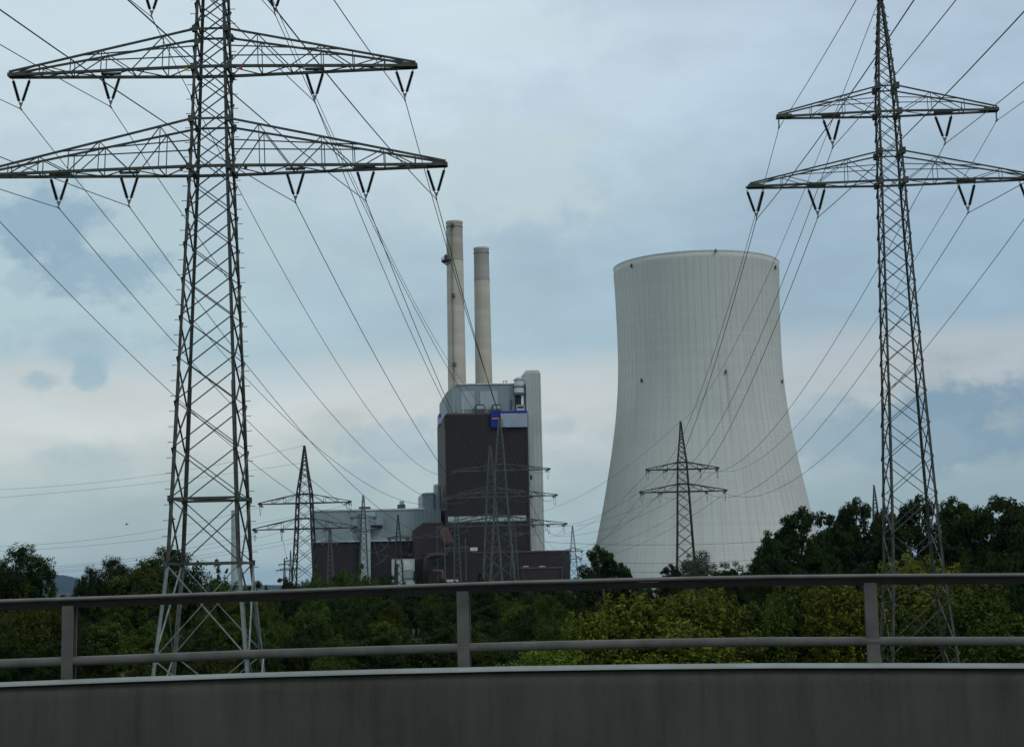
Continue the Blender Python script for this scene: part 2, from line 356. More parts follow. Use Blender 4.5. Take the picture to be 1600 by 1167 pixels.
RX = [(-500, 952, 1046, 1084), (-200, 943, 1038, 1075), (0, 936, 1031, 1066), (200, 929.5, 1023.5, 1058), (400, 922, 1016, 1051), (600, 914, 1010, 1045.5), (800, 907, 1004, 1041), (1000, 902, 999.5, 1038),
      (1200, 898, 996.5, 1036.2), (1400, 896, 996, 1036), (1600, 895, 996, 1036.5), (1800, 894.5, 996.5, 1037.5), (2100, 894, 998, 1040)]
def rail_y(px):
    k = (px - 800) / FPX; return 9.95 / (1 + 0.14 * k)
def rail_pt(px, py): return W(px, py, rail_y(px))
def interp(px, i):
    for a, b in zip(RX, RX[1:]):
        if a[0] <= px <= b[0] or b is RX[-1]:
            t = (px - a[0]) / (b[0] - a[0]); return a[i] + (b[i] - a[i]) * t
def bridge():
    U = Vector((1, -0.14, 0)).normalized(); V = Vector((0.14, 1, 0)).normalized()
    zc = rail_pt(800, 1041).z
    # deck: road surface 1.25 m under the eye
    dz = EYE - 1.25; o = Vector((0, 9.95, 0)); mb = MB()
    def quad(u0, u1, v0, v1, z): return [o + U * u + V * v + Vector((0, 0, z)) for u, v in ((u0, v0), (u1, v0), (u1, v1), (u0, v1))]
    a = quad(-60, 60, -14, 0.75, dz - .9); b = quad(-60, 60, -14, 0.75, dz)
    mb.add(a + b, [(3, 2, 1, 0), (4, 5, 6, 7), (0, 1, 5, 4), (1, 2, 6, 5), (2, 3, 7, 6), (3, 0, 4, 7)])
    tag(mb.build('road', M['asphalt']), kind='structure')
    mb = MB()
    for v in (-1.2,): mb.add(quad(-60, 60, v - .1, v + .1, dz + .004), [(0, 1, 2, 3)])
    for k in range(-4, 5):
        for v in (-5.0, -8.7): mb.add(quad(k * 12, k * 12 + 6, v - .07, v + .07, dz + .004), [(0, 1, 2, 3)])
    tag(mb.build('road_marking', M['paint']), kind='structure')
    # parapet: swept profile (v, dz relative to the top), rounded shoulder, following the line of the rail
    pr = thing('bridge_parapet', 'long grey concrete parapet along the edge of the road bridge', 'parapet', (0, 9.95, dz))
    off = Vector((0, 9.95, dz))
    prof = [(-.02, -1.2), (-.02, -.10), (-.01, -.045), (.02, -.012), (.06, 0.0), (.36, 0.0), (.40, -.03), (.42, -.10), (.42, -1.2)]
    caps = [(-.026, -.008), (-.024, .003), (-.015, .011), (.005, .017), (.05, .018), (.07, .010), (.075, -.02)]
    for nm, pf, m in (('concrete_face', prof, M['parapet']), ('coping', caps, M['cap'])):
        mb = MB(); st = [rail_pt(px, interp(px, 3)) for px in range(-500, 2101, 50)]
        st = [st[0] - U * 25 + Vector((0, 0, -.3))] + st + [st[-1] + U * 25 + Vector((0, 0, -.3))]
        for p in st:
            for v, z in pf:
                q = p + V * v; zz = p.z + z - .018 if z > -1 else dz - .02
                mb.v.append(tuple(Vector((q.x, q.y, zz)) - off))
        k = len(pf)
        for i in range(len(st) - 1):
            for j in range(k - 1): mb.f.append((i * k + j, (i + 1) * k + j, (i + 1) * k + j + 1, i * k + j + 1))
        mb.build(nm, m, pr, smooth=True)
    # railing
    r = thing('bridge_railing', 'grey steel railing with two rails and posts on top of the concrete parapet', 'railing', (0, 9.95, zc))
    off = Vector((0, 9.95, zc)) - V * .16
    for nm, i, hh in (('top_rail', 1, 17.5), ('middle_rail', 2, 14.5)):
        mb = MB(); st = []
        for px in range(-500, 2101, 50):
            y = interp(px, i); a = rail_pt(px, y); b = rail_pt(px, y + hh); st.append(((a + b) / 2, (a.z - b.z) / 2))
        st = [(st[0][0] - U * 25 + Vector((0, 0, -.3)), st[0][1])] + st + [(st[-1][0] + U * 25 + Vector((0, 0, -.3)), st[-1][1])]
        n = 16
        for p, h in st:
            if i == 1: p = p + Vector((0, 0, h * .56)); h = h * .44
            for k in range(n):
                t = 2 * math.pi * k / n; c, s_ = math.cos(t), math.sin(t); e = 0.7 if i == 2 else 1.0
                q = p + V * (abs(c) ** e * math.copysign(1, c) * (.036 if i == 2 else .05)) + Vector((0, 0, abs(s_) ** e * math.copysign(1, s_) * h)); mb.v.append(tuple(q - off))
        for a in range(len(st) - 1):
            for k in range(n): mb.f.append((a * n + k, a * n + (k + 1) % n, (a + 1) * n + (k + 1) % n, (a + 1) * n + k))
        mb.build(nm, M['rail'], r, smooth=True)
        if i == 1:
            mb = MB()
            for p, h in st:
                for v, z in ((-.022, .1), (-.018, -1.0), (.018, -1.0), (.022, .1)): mb.v.append(tuple(p + V * v + Vector((0, 0, h * z)) - off))
            for a in range(len(st) - 1):
                for k in range(4): mb.f.append((a * 4 + k, a * 4 + (k + 1) % 4, (a + 1) * 4 + (k + 1) % 4, (a + 1) * 4 + k))
            mb.build('rail_shade_strip', M['railshade'], r)  # strip added below the top rail, its dark colour standing in for shade
    for px in (-520, 93, 717, 1362, 2030):
        a = rail_pt(px, interp(max(px, -500), 1) + 14); b = rail_pt(px, interp(max(px, -500), 3) - 6)
        p = a - off; z0 = b.z - off.z - .03; mb = MB(); w = .037
        for s0 in (-.03, .03):                       # I section: two flanges and a web
            q = [(-w, s0 - .006), (w, s0 - .006), (w, s0 + .006), (-w, s0 + .006)]
            mb.add([p + U * u + V * v + Vector((0, 0, z)) - Vector((0, 0, p.z)) for z in (z0, p.z) for u, v in q],
                   [(3, 2, 1, 0), (4, 5, 6, 7), (0, 1, 5, 4), (1, 2, 6, 5), (2, 3, 7, 6), (3, 0, 4, 7)])
        q = [(-.006, -.024), (.006, -.024), (.006, .024), (-.006, .024)]
        mb.add([p + U * u + V * v + Vector((0, 0, z)) - Vector((0, 0, p.z)) for z in (z0, p.z) for u, v in q],
               [(3, 2, 1, 0), (4, 5, 6, 7), (0, 1, 5, 4), (1, 2, 6, 5), (2, 3, 7, 6), (3, 0, 4, 7)])
        mb.build('post', M['rail'], r)
    # piers under the deck
    for u in (-35, 35):
        c = o + U * u + V * -6; mb = MB(); mb.lathe([(1.1, 0), (1.1, dz - .9)], 24)
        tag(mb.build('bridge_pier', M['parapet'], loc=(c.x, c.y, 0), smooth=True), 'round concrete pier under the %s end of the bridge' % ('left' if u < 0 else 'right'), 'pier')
bridge()

# ------------------------------------------------------------------ cooling tower
def cooling_tower():
    Y = 620; c0 = W(1096, 640, Y); k = Y / FPX
    pr = [(417, 131.0), (430, 130.2), (465, 128.9), (511, 127.8), (555, 127.6), (591, 128.6), (625, 131.3), (662, 135.5), (714, 144), (790, 158.5), (846, 171), (890, 180)]
    prof = [(r * k, W(1096, y, Y).z) for y, r in pr][::-1]
    prof = [(prof[0][0] + 4.2, 0.0)] + [p for p in prof if p[1] > 12.0]
    t = thing('cooling_tower', 'huge pale concrete hyperboloid cooling tower with fine vertical ribs', 'cooling tower', (c0.x, Y, 0))
    def rad(z):
        for (r0, z0), (r1, z1) in zip(prof, prof[1:]):
            if z0 <= z <= z1: return r0 + (r1 - r0) * (z - z0) / (z1 - z0)
        return prof[-1][0]
    # smooth profile
    zs = np.linspace(prof[0][1], prof[-1][1], 60); rr = np.interp(zs, [p[1] for p in prof], [p[0] for p in prof])
    ker = np.array([1, 2, 3, 4, 3, 2, 1.]); ker /= ker.sum(); r2 = rr.copy(); pad = np.pad(rr, 3, mode='reflect', reflect_type='odd'); r2 = np.convolve(pad, ker, 'valid')
    sm = list(zip(r2.tolist(), zs.tolist())); top = sm[-1]
    mb = MB(); mb.lathe(sm + [(top[0] - .8, top[1])] + [(r - .8, z) for r, z in reversed(sm)], 144)
    n = 76; nb = len(mb.f)
    for i in range(n):
        a = 2 * math.pi * (i + .3) / n; d = Vector((math.cos(a), math.sin(a), 0)); e = Vector((-d.y, d.x, 0))
        b = len(mb.v)
        for r, z in sm[:-1]:
            for u, v in ((-.16, -.05), (-.12, .085), (.12, .085), (.16, -.05)): mb.v.append(tuple(d * (r + v) + e * u + Vector((0, 0, z))))
        for j in range(len(sm) - 2):
            for q in range(3): mb.f.append((b + j * 4 + q, b + (j + 1) * 4 + q, b + (j + 1) * 4 + q + 1, b + j * 4 + q + 1))
    so = mb.build('shell', M['shell'], t); so.data.polygons.foreach_set('use_smooth', [k < nb for k in range(len(so.data.polygons))])
    mb = MB(); mb.lathe([(top[0] - .02, top[1] - .5), (top[0] + .07, top[1] - .45), (top[0] + .07, top[1] + .12), (top[0] - .9, top[1] + .15), (top[0] - .9, top[1] - .2)], 144)
    mb.build('rim', M['shell'], t, smooth=False)
    for (px, py) in ((985, 411), (1112, 399), (1215, 411), (994, 593), (1120, 585), (1218.5, 591)):
        z = W(px, py, Y - 25).z; R = float(np.interp(z, zs, r2)); x = (px - 1096) / FPX * (Y - R * .75) * 1.0
        x = max(-R * .985, min(R * .985, x)); a = -math.acos(x / R); d = Vector((math.cos(a), math.sin(a), 0))
        mb = MB(); p = d * (R + .5); e = Vector((-d.y, d.x, 0))
        s = .27
        mb.add([p + e * u * s + d * v * s + Vector((0, 0, z + w)) for w in (-.55, .55) for u, v in ((-1, -1), (1, -1), (1, 1), (-1, 1))],
               [(3, 2, 1, 0), (4, 5, 6, 7), (0, 1, 5, 4), (1, 2, 6, 5), (2, 3, 7, 6), (3, 0, 4, 7)])
        mb.add([p + e * u * .18 + d * v * .18 + Vector((0, 0, z + w)) for w in (.55, .9) for u, v in ((-1, -1), (1, -1), (1, 1), (-1, 1))],
               [(3, 2, 1, 0), (4, 5, 6, 7), (0, 1, 5, 4), (1, 2, 6, 5), (2, 3, 7, 6), (3, 0, 4, 7)])
        mb.build('warning_lamp', M['darkmetal'], t)
cooling_tower()

# ------------------------------------------------------------------ chimneys
def chimney(px_top, py_top, wt, px_bot, py_bot, wb, Y, label, grey_to, name='chimney', mats=('cream', 'greycap')):
    k = Y / FPX; a = W(px_top, py_top, Y); b = W(px_bot, py_bot, Y); x = (a.x + b.x) / 2
    H = a.z; rt = wt * k / 2; rb = wb * k / 2 + (wb - wt) * k / 2 * (b.z / max(1, (a.z - b.z)))
    R = lambda z: rb + (rt - rb) * z / H
    t = thing(name, label, 'chimney', (x, Y, 0))
    zg = W(px_top, grey_to, Y).z
    mb = MB(); mb.lathe([(R(0), 0), (R(zg), zg)], 48); mb.build('shaft', M[mats[0]], t, smooth=True)
    mb = MB(); mb.lathe([(R(zg) - .01, zg), (rt, H), (rt - .5, H), (rt - .5, H - 6)], 48); mb.build('upper_shaft', M[mats[1]], t, smooth=False)
    mb = MB(); mb.lathe([(R(zg), zg - .15), (R(zg) + .12, zg - .1), (R(zg) + .12, zg + .1), (R(zg), zg + .15)], 48); mb.build('band', M['greycap'], t)
    mb = MB(); mb.lathe([(rt - .02, H - .9), (rt + .16, H - .8), (rt + .16, H + .05), (rt - .5, H + .05)], 48)
    mb.build('rim', M['cream'], t)
    if name == 'chimney':
        mb = MB(); mb.bar((0, 0, 0), (0, 0, .6), .22); vm = mb.mesh('vent_opening', M['louvre'])
        for i in range(14):
            ang = math.radians(-180 + 180 * (i + .5) / 14); inst(vm, 'vent_opening', t, (math.cos(ang) * (rt + .05), math.sin(ang) * (rt + .05), H - 2.6))
    return t, R, H
t1, R1, H1 = chimney(710, 347, 26.0, 714, 600, 28.6, 660, 'taller cream concrete chimney with a side platform and ladder', 407, mats=('cream', 'creamtop'))
t2, R2, H2 = chimney(752.5, 388, 24.0, 755.5, 600, 26.8, 672, 'shorter cream concrete chimney with a grey upper section', 438)
def chimney_extras():
    def zz(y): return W(708, y, 660).z
    ang = math.radians(-108)
    d = Vector((math.cos(ang), math.sin(ang), 0)); e = Vector((-d.y, d.x, 0)); mb = MB()
    za, zb = 2.0, H1 - 2
    for s in (-.28, .28): mb.bar(d * (R1(za) + .3) + e * s + Vector((0, 0, za)), d * (R1(zb) + .3) + e * s + Vector((0, 0, zb)), .1)
    z = za
    while z < zb: mb.bar(d * (R1(z) + .3) - e * .28 + Vector((0, 0, z)), d * (R1(z) + .3) + e * .28 + Vector((0, 0, z)), .06); z += 1.2
    mb.build('ladder', M['darkmetal'], t1)
    for y in (357, 466, 573):
        z = zz(y); mb = MB(); p = d * (R1(z) + .7) + e * .5 + Vector((0, 0, z))
        mb.box(p.x - .8, p.x + .8, p.y - .6, p.y + .6, p.z - .15, p.z)
        for sx in (-.8, .8):
            for sy in (-.6, .6): mb.bar(p + Vector((sx, sy, 0)), p + Vector((sx, sy, 1.1)), .1)
        for sy in (-.6, .6): mb.bar(p + Vector((-.8, sy, 1.1)), p + Vector((.8, sy, 1.1)), .1)
        mb.box(p.x - .3, p.x + .3, p.y - .3, p.y + .3, p.z, p.z + .9)
        mb.build('platform', M['darkmetal'], t1)
    z = zz(408); r = R1(z); mb = MB()                     # projecting gallery on the left flank
    a0, a1 = math.radians(150), math.radians(245); n = 10; pts = [a0 + (a1 - a0) * i / n for i in range(n + 1)]
    for p, q in zip(pts, pts[1:]):
        c = [Vector((math.cos(t) * rr, math.sin(t) * rr, z + h)) for h in (-.25, 0) for t, rr in ((p, r), (q, r), (q, r + 2.2), (p, r + 2.2))]
        mb.add(c, [(3, 2, 1, 0), (4, 5, 6, 7), (0, 1, 5, 4), (1, 2, 6, 5), (2, 3, 7, 6), (3, 0, 4, 7)])
        A = Vector((math.cos(p) * (r + 2.1), math.sin(p) * (r + 2.1), z)); B = Vector((math.cos(q) * (r + 2.1), math.sin(q) * (r + 2.1), z))
        for h in (.6, 1.2): mb.bar(A + Vector((0, 0, h)), B + Vector((0, 0, h)), .1)
        mb.bar(A, A + Vector((0, 0, 1.2)), .1); mb.bar(A, Vector((math.cos(p) * r, math.sin(p) * r, z - 1.8)), .14)
    aa = math.radians(215); mb.lathe([(.7, 0), (.7, 2.0), (.1, 2.4)], 10, (math.cos(aa) * (r + 1), math.sin(aa) * (r + 1), z))
    mb.build('gallery', M['darkmetal'], t1)
chimney_extras()
chimney(366, 797, 9.5, 366, 900, 9.5, 1150, 'thin pale distant chimney seen through the legs of the left pylon', 803, 'slender_chimney', ('farhaze', 'farhaze'))  # distance haze is put into the pale bluish concrete colour

# ------------------------------------------------------------------ power plant buildings (local frame turned by YAWP)
YAWP = math.radians(6.5); PU = Vector((math.cos(YAWP), math.sin(YAWP), 0)); PV = Vector((-math.sin(YAWP), math.cos(YAWP), 0)); PO = Vector((W(760, 700, 600).x, 600, 0))
def PL(px, py, v):
    """plant-frame (u, z) of a photo point on the plane at depth v"""
    d = ray(px, py); o = Vector((0, 0, EYE)); t = (v - (o - PO).dot(PV)) / d.dot(PV); p = o + d * t
    return (p - PO).dot(PU), p.z
class PB:
    """a building: Empty at its base, boxes given by photo edges on the plane v"""
    def __init__(s, name, label, px, v, cat='building', group=None):
        s.u0 = PL(px, 900, v)[0]; s.v0 = v; loc = PO + PU * s.u0 + PV * v
        s.t = thing(name, label, cat, (loc.x, loc.y, 0), YAWP, group)
    def ub(s, x0, x1, yt, yb, v):
        ym = (yt + (yb if yb else 905)) / 2; xm = (x0 + x1) / 2
        return (PL(x0, ym, v)[0] - s.u0, PL(x1, ym, v)[0] - s.u0, 0.0 if yb is None else PL(xm, yb, v)[1], PL(xm, yt, v)[1])
    def box(s, mb, x0, x1, yt, yb, v, depth):
        u0, u1, z0, z1 = s.ub(x0, x1, yt, yb, v); mb.box(u0, u1, v - s.v0, v - s.v0 + depth, z0, z1); return u0, u1, z0, z1
    def part(s, name, m, *boxes):
        for b in boxes:
            mb = MB(); s.box(mb, *b); o = mb.build(name, M[m], s.t)
        return o
    def poly(s, name, m, pts, v, depth):
        mb = MB(); q = [PL(x, y, v) for x, y in pts]; mb.prism([(u - s.u0, z) for u, z in q][::-1], v - s.v0, v - s.v0 + depth); return mb.build(name, M[m], s.t)

def plant():
    # boiler house -----------------------------------------------------------
    b = PB('boiler_house', 'tall dark brown boiler house with a grey upper block and a blue sign', 763, 0)
    b.part('lower_wall', 'brown', (697.5, 827, 648, None, 0, 46))
    b.part('roof_edge', 'edgebrown', (697, 768, 645.5, 648.3, -.15, 46.3))
    b.part('upper_wall', 'grey', (712, 821, 600.5, 645, 3, 40))
    b.poly('corner_slope', 'grey', [(697.5, 646), (697.5, 613), (711.9, 601), (711.9, 646)], 3, 40)
    b.part('light_panel', 'lightpanel', (720, 741, 611, 640, 2.8, .15)); b.part('light_panel', 'lightpanel', (750, 778, 611, 640, 2.8, .15))
    b.part('parapet_trim', 'trim', (712, 806, 599.0, 600.8, 2.7, 40.5))
    b.part('light_band', 'lightpanel', (700, 822, 806, 814.5, -.4, .35))
    b.part('corner_post', 'redbrown', (824.8, 827.6, 667, None, -.25, .6), (697, 699, 648.6, None, -.25, .24))
    for x in (744, 770):                     # roof-side ventilation boxes
        o = b.part('ventilator', 'darkmetal', (x, x + 13, 631.5, 645, .4, 2.2))
        mb = MB(); b.box(mb, x + 1, x + 12, 633.6, 639, .34, .05)
        for i in range(5): b.box(mb, x + 1.2 + i * 2.3, x + 2.7 + i * 2.3, 634, 638.5, .28, .08)
        mb.build('louvre', M['palegrey'], o)
    b.part('pipe', 'palegrey', (723, 724.6, 624, 646, .5, .6)); b.part('pipe', 'darkmetal', (798.5, 800, 624, 641, 2.2, .5))
    # blue sign on the front and on the flank
    sg = b.part('sign_board', 'blue', (767, 824.5, 642.3, 667.6, -1.0, .75))
    o = b.part('sign_panel', 'signwhite', (782.5, 824.0, 645.6, 667.1, -1.15, .14)); tag(o, 'pale panel of the blue sign')
    b.part('sign_stripe', 'orange', (768.5, 785, 653, 654.6, -1.32, .15))
    mb = MB()                                # flank sign: stands out from the left side wall
    u0, u1, z0, z1 = b.ub(689, 697, 646, 672, -1); mb.box(u0 - .6, u0 + .0, -1.2, 9, z0 + 2, z1); f = mb.build('flank_sign', M['blue'], b.t)
    mb = MB(); mb.box(u0 - .75, u0 - .61, 0, 8, z0 + 2.6, z1 - 1.2); mb.box(u0 - .6, u0, -1.32, -1.21, z0 + 2.6, z1 - 1.6); mb.build('flank_sign_panel', M['signwhite'], f)
    # round filter head, its windows and the white sheet for sky in the slit beside it
    u0, u1, z0, z1 = b.ub(804, 819, 588.5, 616, 0); uc = (u0 + u1) / 2; r = (u1 - u0) / 2
    mb = MB(); mb.lathe([(r * .9, z0), (r, z0 + .4), (r, z1 - 2.2), (r * .86, z1 - .7), (r * .5, z1), (0.01, z1 + .1)], 32, (uc, 2.2, 0), capb=True)
    fh = mb.build('filter_head', M['palegrey'], b.t, smooth=False)
    for zz_ in (z0 + .8, z0 + 3.6):
        for i in range(7):
            mb = MB()
            a = math.radians(-150 + i * 20); d = Vector((math.cos(a), math.sin(a), 0)); e = Vector((-d.y, d.x, 0)); p = Vector((uc, 2.2, 0)) + d * (r - .02)
            mb.add([p + e * u + d * v + Vector((0, 0, z)) for z in (zz_, zz_ + 1.7) for u, v in ((-.42, 0), (.42, 0), (.42, .08), (-.42, .08))],
                   [(3, 2, 1, 0), (4, 5, 6, 7), (0, 1, 5, 4), (1, 2, 6, 5), (2, 3, 7, 6), (3, 0, 4, 7)])
            mb.build('window', M['glass'], fh)
    for zz_ in (z0 + .5, z0 + 3.0, z0 + 5.6):
        mb = MB(); mb.lathe([(r + .25, zz_ - .12), (r + .3, zz_), (r + .25, zz_ + .12), (r, zz_)], 32, (uc, 2.2, 0)); mb.build('gallery_ring', M['darkmetal'], fh)
    b.part('recess', 'louvre', (805, 819.5, 616.5, 641, 2.7, .25))
    b.part('sky_slit_sheet', 'skybright', (814.5, 818, 617, 632, 2.45, .2))  # white sheet painted in place of bright sky seen through the hole
    b.part('plinth_box', 'palegrey', (807, 820, 632.5, 641.5, 1.6, 1.2)); b.part('louvre', 'louvre', (808.5, 818.5, 634.5, 637, 1.45, .12))
    b.part('crane_frame', 'darkmetal', (785.5, 793, 595.0, 596.0, 6, .4), (786.5, 787.2, 596, 600, 6, .3), (791.2, 792, 596, 600, 6, .3))
    b.part('floodlight', 'white', (788, 789.6, 595.2, 597.2, 5.5, .3))
    b.part('duct', 'darkmetal', (690.5, 698, 778, 797, -.9, .8)); b.part('hatch', 'louvre', (692, 696.5, 781, 794, -1.02, .1))
    # stair tower -----------------------------------------------------------
    s = PB('stair_tower', 'slim pale grey stair tower along the right side of the brown boiler house', 838, 2, 'tower')
    s.part('shaft', 'palegrey', (825, 848.2, 583, None, 2, 16))
    s.poly('cap', 'trim', [(820.5, 583), (822, 578.5), (841.5, 578.5), (844.3, 583)], 2.1, 15.8)
    s.part('corner_trim', 'trim', (847.0, 848.6, 584, None, 1.85, .4)); s.part('hatch', 'louvre', (828.5, 831.5, 742, 749, 1.9, .12))
    # turbine hall ------------------------------------------------------------
    h = PB('turbine_hall', 'long low turbine hall with grey upper wall and dark brown lower wall', 590, 12, 'building')
    h.part('upper_wall', 'grey', (486.5, 689, 797, 845, 12, 60))
    h.part('lower_wall', 'brown', (487.5, 689, 845.3, None, 12.3, 59))
    h.part('roof_edge', 'trim', (485, 664, 795, 797.3, 11.7, 60.4)); h.part('sill_band', 'lightpanel', (486, 649, 843.8, 846.2, 11.6, .5))
    h.part('wall_column', 'lightpanel', (563, 579, 826, None, 10, 1.9)); h.part('hanging_bay', 'grey', (579.2, 598, 806, 820, 9.4, 2.4)); h.part('bay_shadow_strip', 'louvre', (579.3, 597.5, 820.2, 824, 10.4, 1.4))  # dark strip under the hanging bay is its shadow put in as colour
    h.part('wing_wall', 'lightpanel', (563.2, 586, 800, 825.8, 10.6, 1.2))
    h.part('roof_block', 'grey', (660, 678, 770.5, 796, 12.6, 30), (664, 678, 769.4, 770.4, 12.8, 29)); h.part('roof_block_trim', 'trim', (659.5, 677, 770.0, 771.4, 12.2, .35))
    u0, u1, z0, z1 = h.ub(677.8, 689.5, 756, 800, 14); mb = MB(); mb.lathe([((u1 - u0) / 2, z0 - 6), ((u1 - u0) / 2, z1 - .6), ((u1 - u0) * .36, z1), (0.01, z1 + .1)], 32, ((u0 + u1) / 2, 4, 0)); mb.build('round_silo', M['lightpanel'], h.t)
    for (x0, x1, yt) in ((561, 579, 791.5), (621.5, 633.5, 788)):
        o = h.part('roof_unit', 'darkmetal', (x0, x1, yt, 795, 13, 5))
    h.part('roof_unit', 'lightpanel', (624.5, 631.5, 782.5, 787.8, 14, 3)); h.part('antenna', 'darkmetal', (566, 566.7, 772.5, 791, 14, .3), (569.5, 570.1, 778, 791, 15, .3), (564, 568, 783, 784, 14, .4))
    # low front blocks ----------------------------------------------------------
    c = PB('coal_bunker', 'dark brown block with sloped shoulder left of the boiler house front', 672, -10)
    c.poly('wall', 'redbrown', [(648.5, 912), (648.5, 826), (662.5, 816.5), (692, 816.5), (692, 912)], -10, 20)
    c.part('roof_edge', 'edgebrown', (662, 692, 815.6, 817.6, -10.25, 20)); c.part('opening', 'louvre', (676, 684, 838, 868, -10.2, .15))
    d = PB('front_hall', 'long low dark brown hall with a reddish roof edge along the boiler house foot', 790, -18)
    d.part('wall', 'brown', (664, 891, 862.5, None, -18, 17)); d.part('roof_edge', 'edgebrown', (738, 891.5, 860.5, 862.9, -18.25, 17.4), (664, 684, 864, 866, -18.25, .2))
    d.part('blue_end', 'louvre', (880, 890.8, 866, None, -18.15, .1)); d.part('rooftop_box', 'trim', (831, 835, 858, 860.4, -15, 2), (735, 746, 855, 860.3, -14, 3)); d.part('pale_pipe', 'trim', (694, 716, 905, 909, -18.6, .4))
    e = PB('pump_house', 'small reddish brown shed in front of the long hall near its right end', 847, -30)
    e.part('wall', 'redbrown', (814, 879, 887.6, None, -30, 9)); e.part('roof_edge', 'edgebrown', (813, 879.8, 885.3, 888, -30.3, 9.6)); e.part('vent', 'trim', (818, 826, 884, 885.2, -28, 2), (843, 852, 884, 885.2, -28, 2)); e.part('corner_pipe', 'edgebrown', (877.5, 879.3, 887, None, -30.7, .35))
    f = PB('gate_house', 'small pale grey annex with a sloping white panel beside the brown bunker', 630, -14)
    f.part('wall', 'palegrey', (613, 648, 873, None, -14, 8)); f.part('door', 'louvre', (617, 622, 880, None, -14.2, .15)); f.part('sloped_panel', 'trim', (631, 645, 876, 890, -14.4, .3)); f.part('grey_skirt', 'grey', (630, 648, 890.5, 903, -14.5, .4))
    # inclined coal conveyor
    g = thing('coal_conveyor', 'reddish brown inclined conveyor housing leaning against the brown bunker', 'conveyor', tuple(PO + PU * (PL(695, 900, -22)[0]) + PV * -22), YAWP)
    a = PL(690, 826, -22); bb = PL(703, 850, -22); u0 = PL(695, 900, -22)[0]; mb = MB()
    pp = [PL(683.5, 823.5, -22), (PL(700, 823.5, -22)), PL(709.5, 846, -22), PL(695, 850, -22)]
    mb.prism([(u - u0, z) for u, z in pp][::-1], 0, 5); mb.build('housing', M['edgebrown'], g)
    mb = MB(); q = [PL(694, 846.5, -22), PL(710.5, 846.5, -22), PL(710.5, 851, -22), PL(694, 851, -22)]; mb.prism([(u - u0, z) for u, z in q][::-1], -.4, 5.4); mb.build('transfer_box', M['redbrown'], g)
    for x in (683, 695.5, 709.5):
        u, z = PL(x, 851 if x > 690 else 824, -22)
        for y in (.5, 4.5): mb = MB(); mb.bar((u - u0, y, 0), (u - u0, y, z), .35); mb.build('trestle_leg', M['darkmetal'], g)
    # curved duct in front
    k = thing('brown_duct', 'fat reddish brown curved duct in front of the brown bunker', 'duct', tuple(PO + PU * (PL(672, 900, -26)[0]) + PV * -26), YAWP)
    u0 = PL(672, 900, -26)[0]; pts = [(665.5, 915), (665.5, 880), (667, 873), (672, 868.5), (680, 867), (700, 867)]
    mb = MB(); mb.tube([(PL(x, y, -26)[0] - u0, .0, PL(x, y, -26)[1]) for x, y in pts], .9, 12); mb.build('pipe_bend', M['redbrown'], k, smooth=True)
    mb = MB(); mb.tube([(PL(x, y, -26)[0] - u0, -1.5, PL(x, y, -26)[1]) for x, y in ((676, 892), (690, 892), (690, 915))], .7, 12); mb.build('branch_pipe', M['edgebrown'], k, smooth=True)
plant()

# ------------------------------------------------------------------ pylons
def insulator_mesh(half=.57, drop=1.75, rad=.115):
    mb = MB()
    for s in (-1, 1):
        a = Vector((s * half, 0, -.08)); b = Vector((s * .07, 0, -drop)); n = 22; pts = []; rr = []
        for i in range(n * 2 + 1):
            t = i / (n * 2); pts.append(a + (b - a) * t); rr.append(rad * (1.0 if i % 2 else .55) if .1 < t < .9 else .03)
        mb.tube(pts, rr, 8)
    return mb
def clamp_mesh(half=.57, drop=1.75):
    mb = MB(); mb.prism([(-.13, -drop + .06), (.13, -drop + .06), (.05, -drop - .2), (-.05, -drop - .2)][::-1], -.02, .02)
    mb.tube([(0, 0, -drop - .1), (0, 0, -drop - .36)], .035, 6); mb.tube([(0, -.25, -drop - .36), (0, .25, -drop - .36)], .05, 8)
    return mb
INS = insulator_mesh().mesh('insulator', M['porcelain']); CLP = clamp_mesh().mesh('clamp', M['clamp'])
ATT = {}                                           # (pylon key) -> list of world wire attachment points

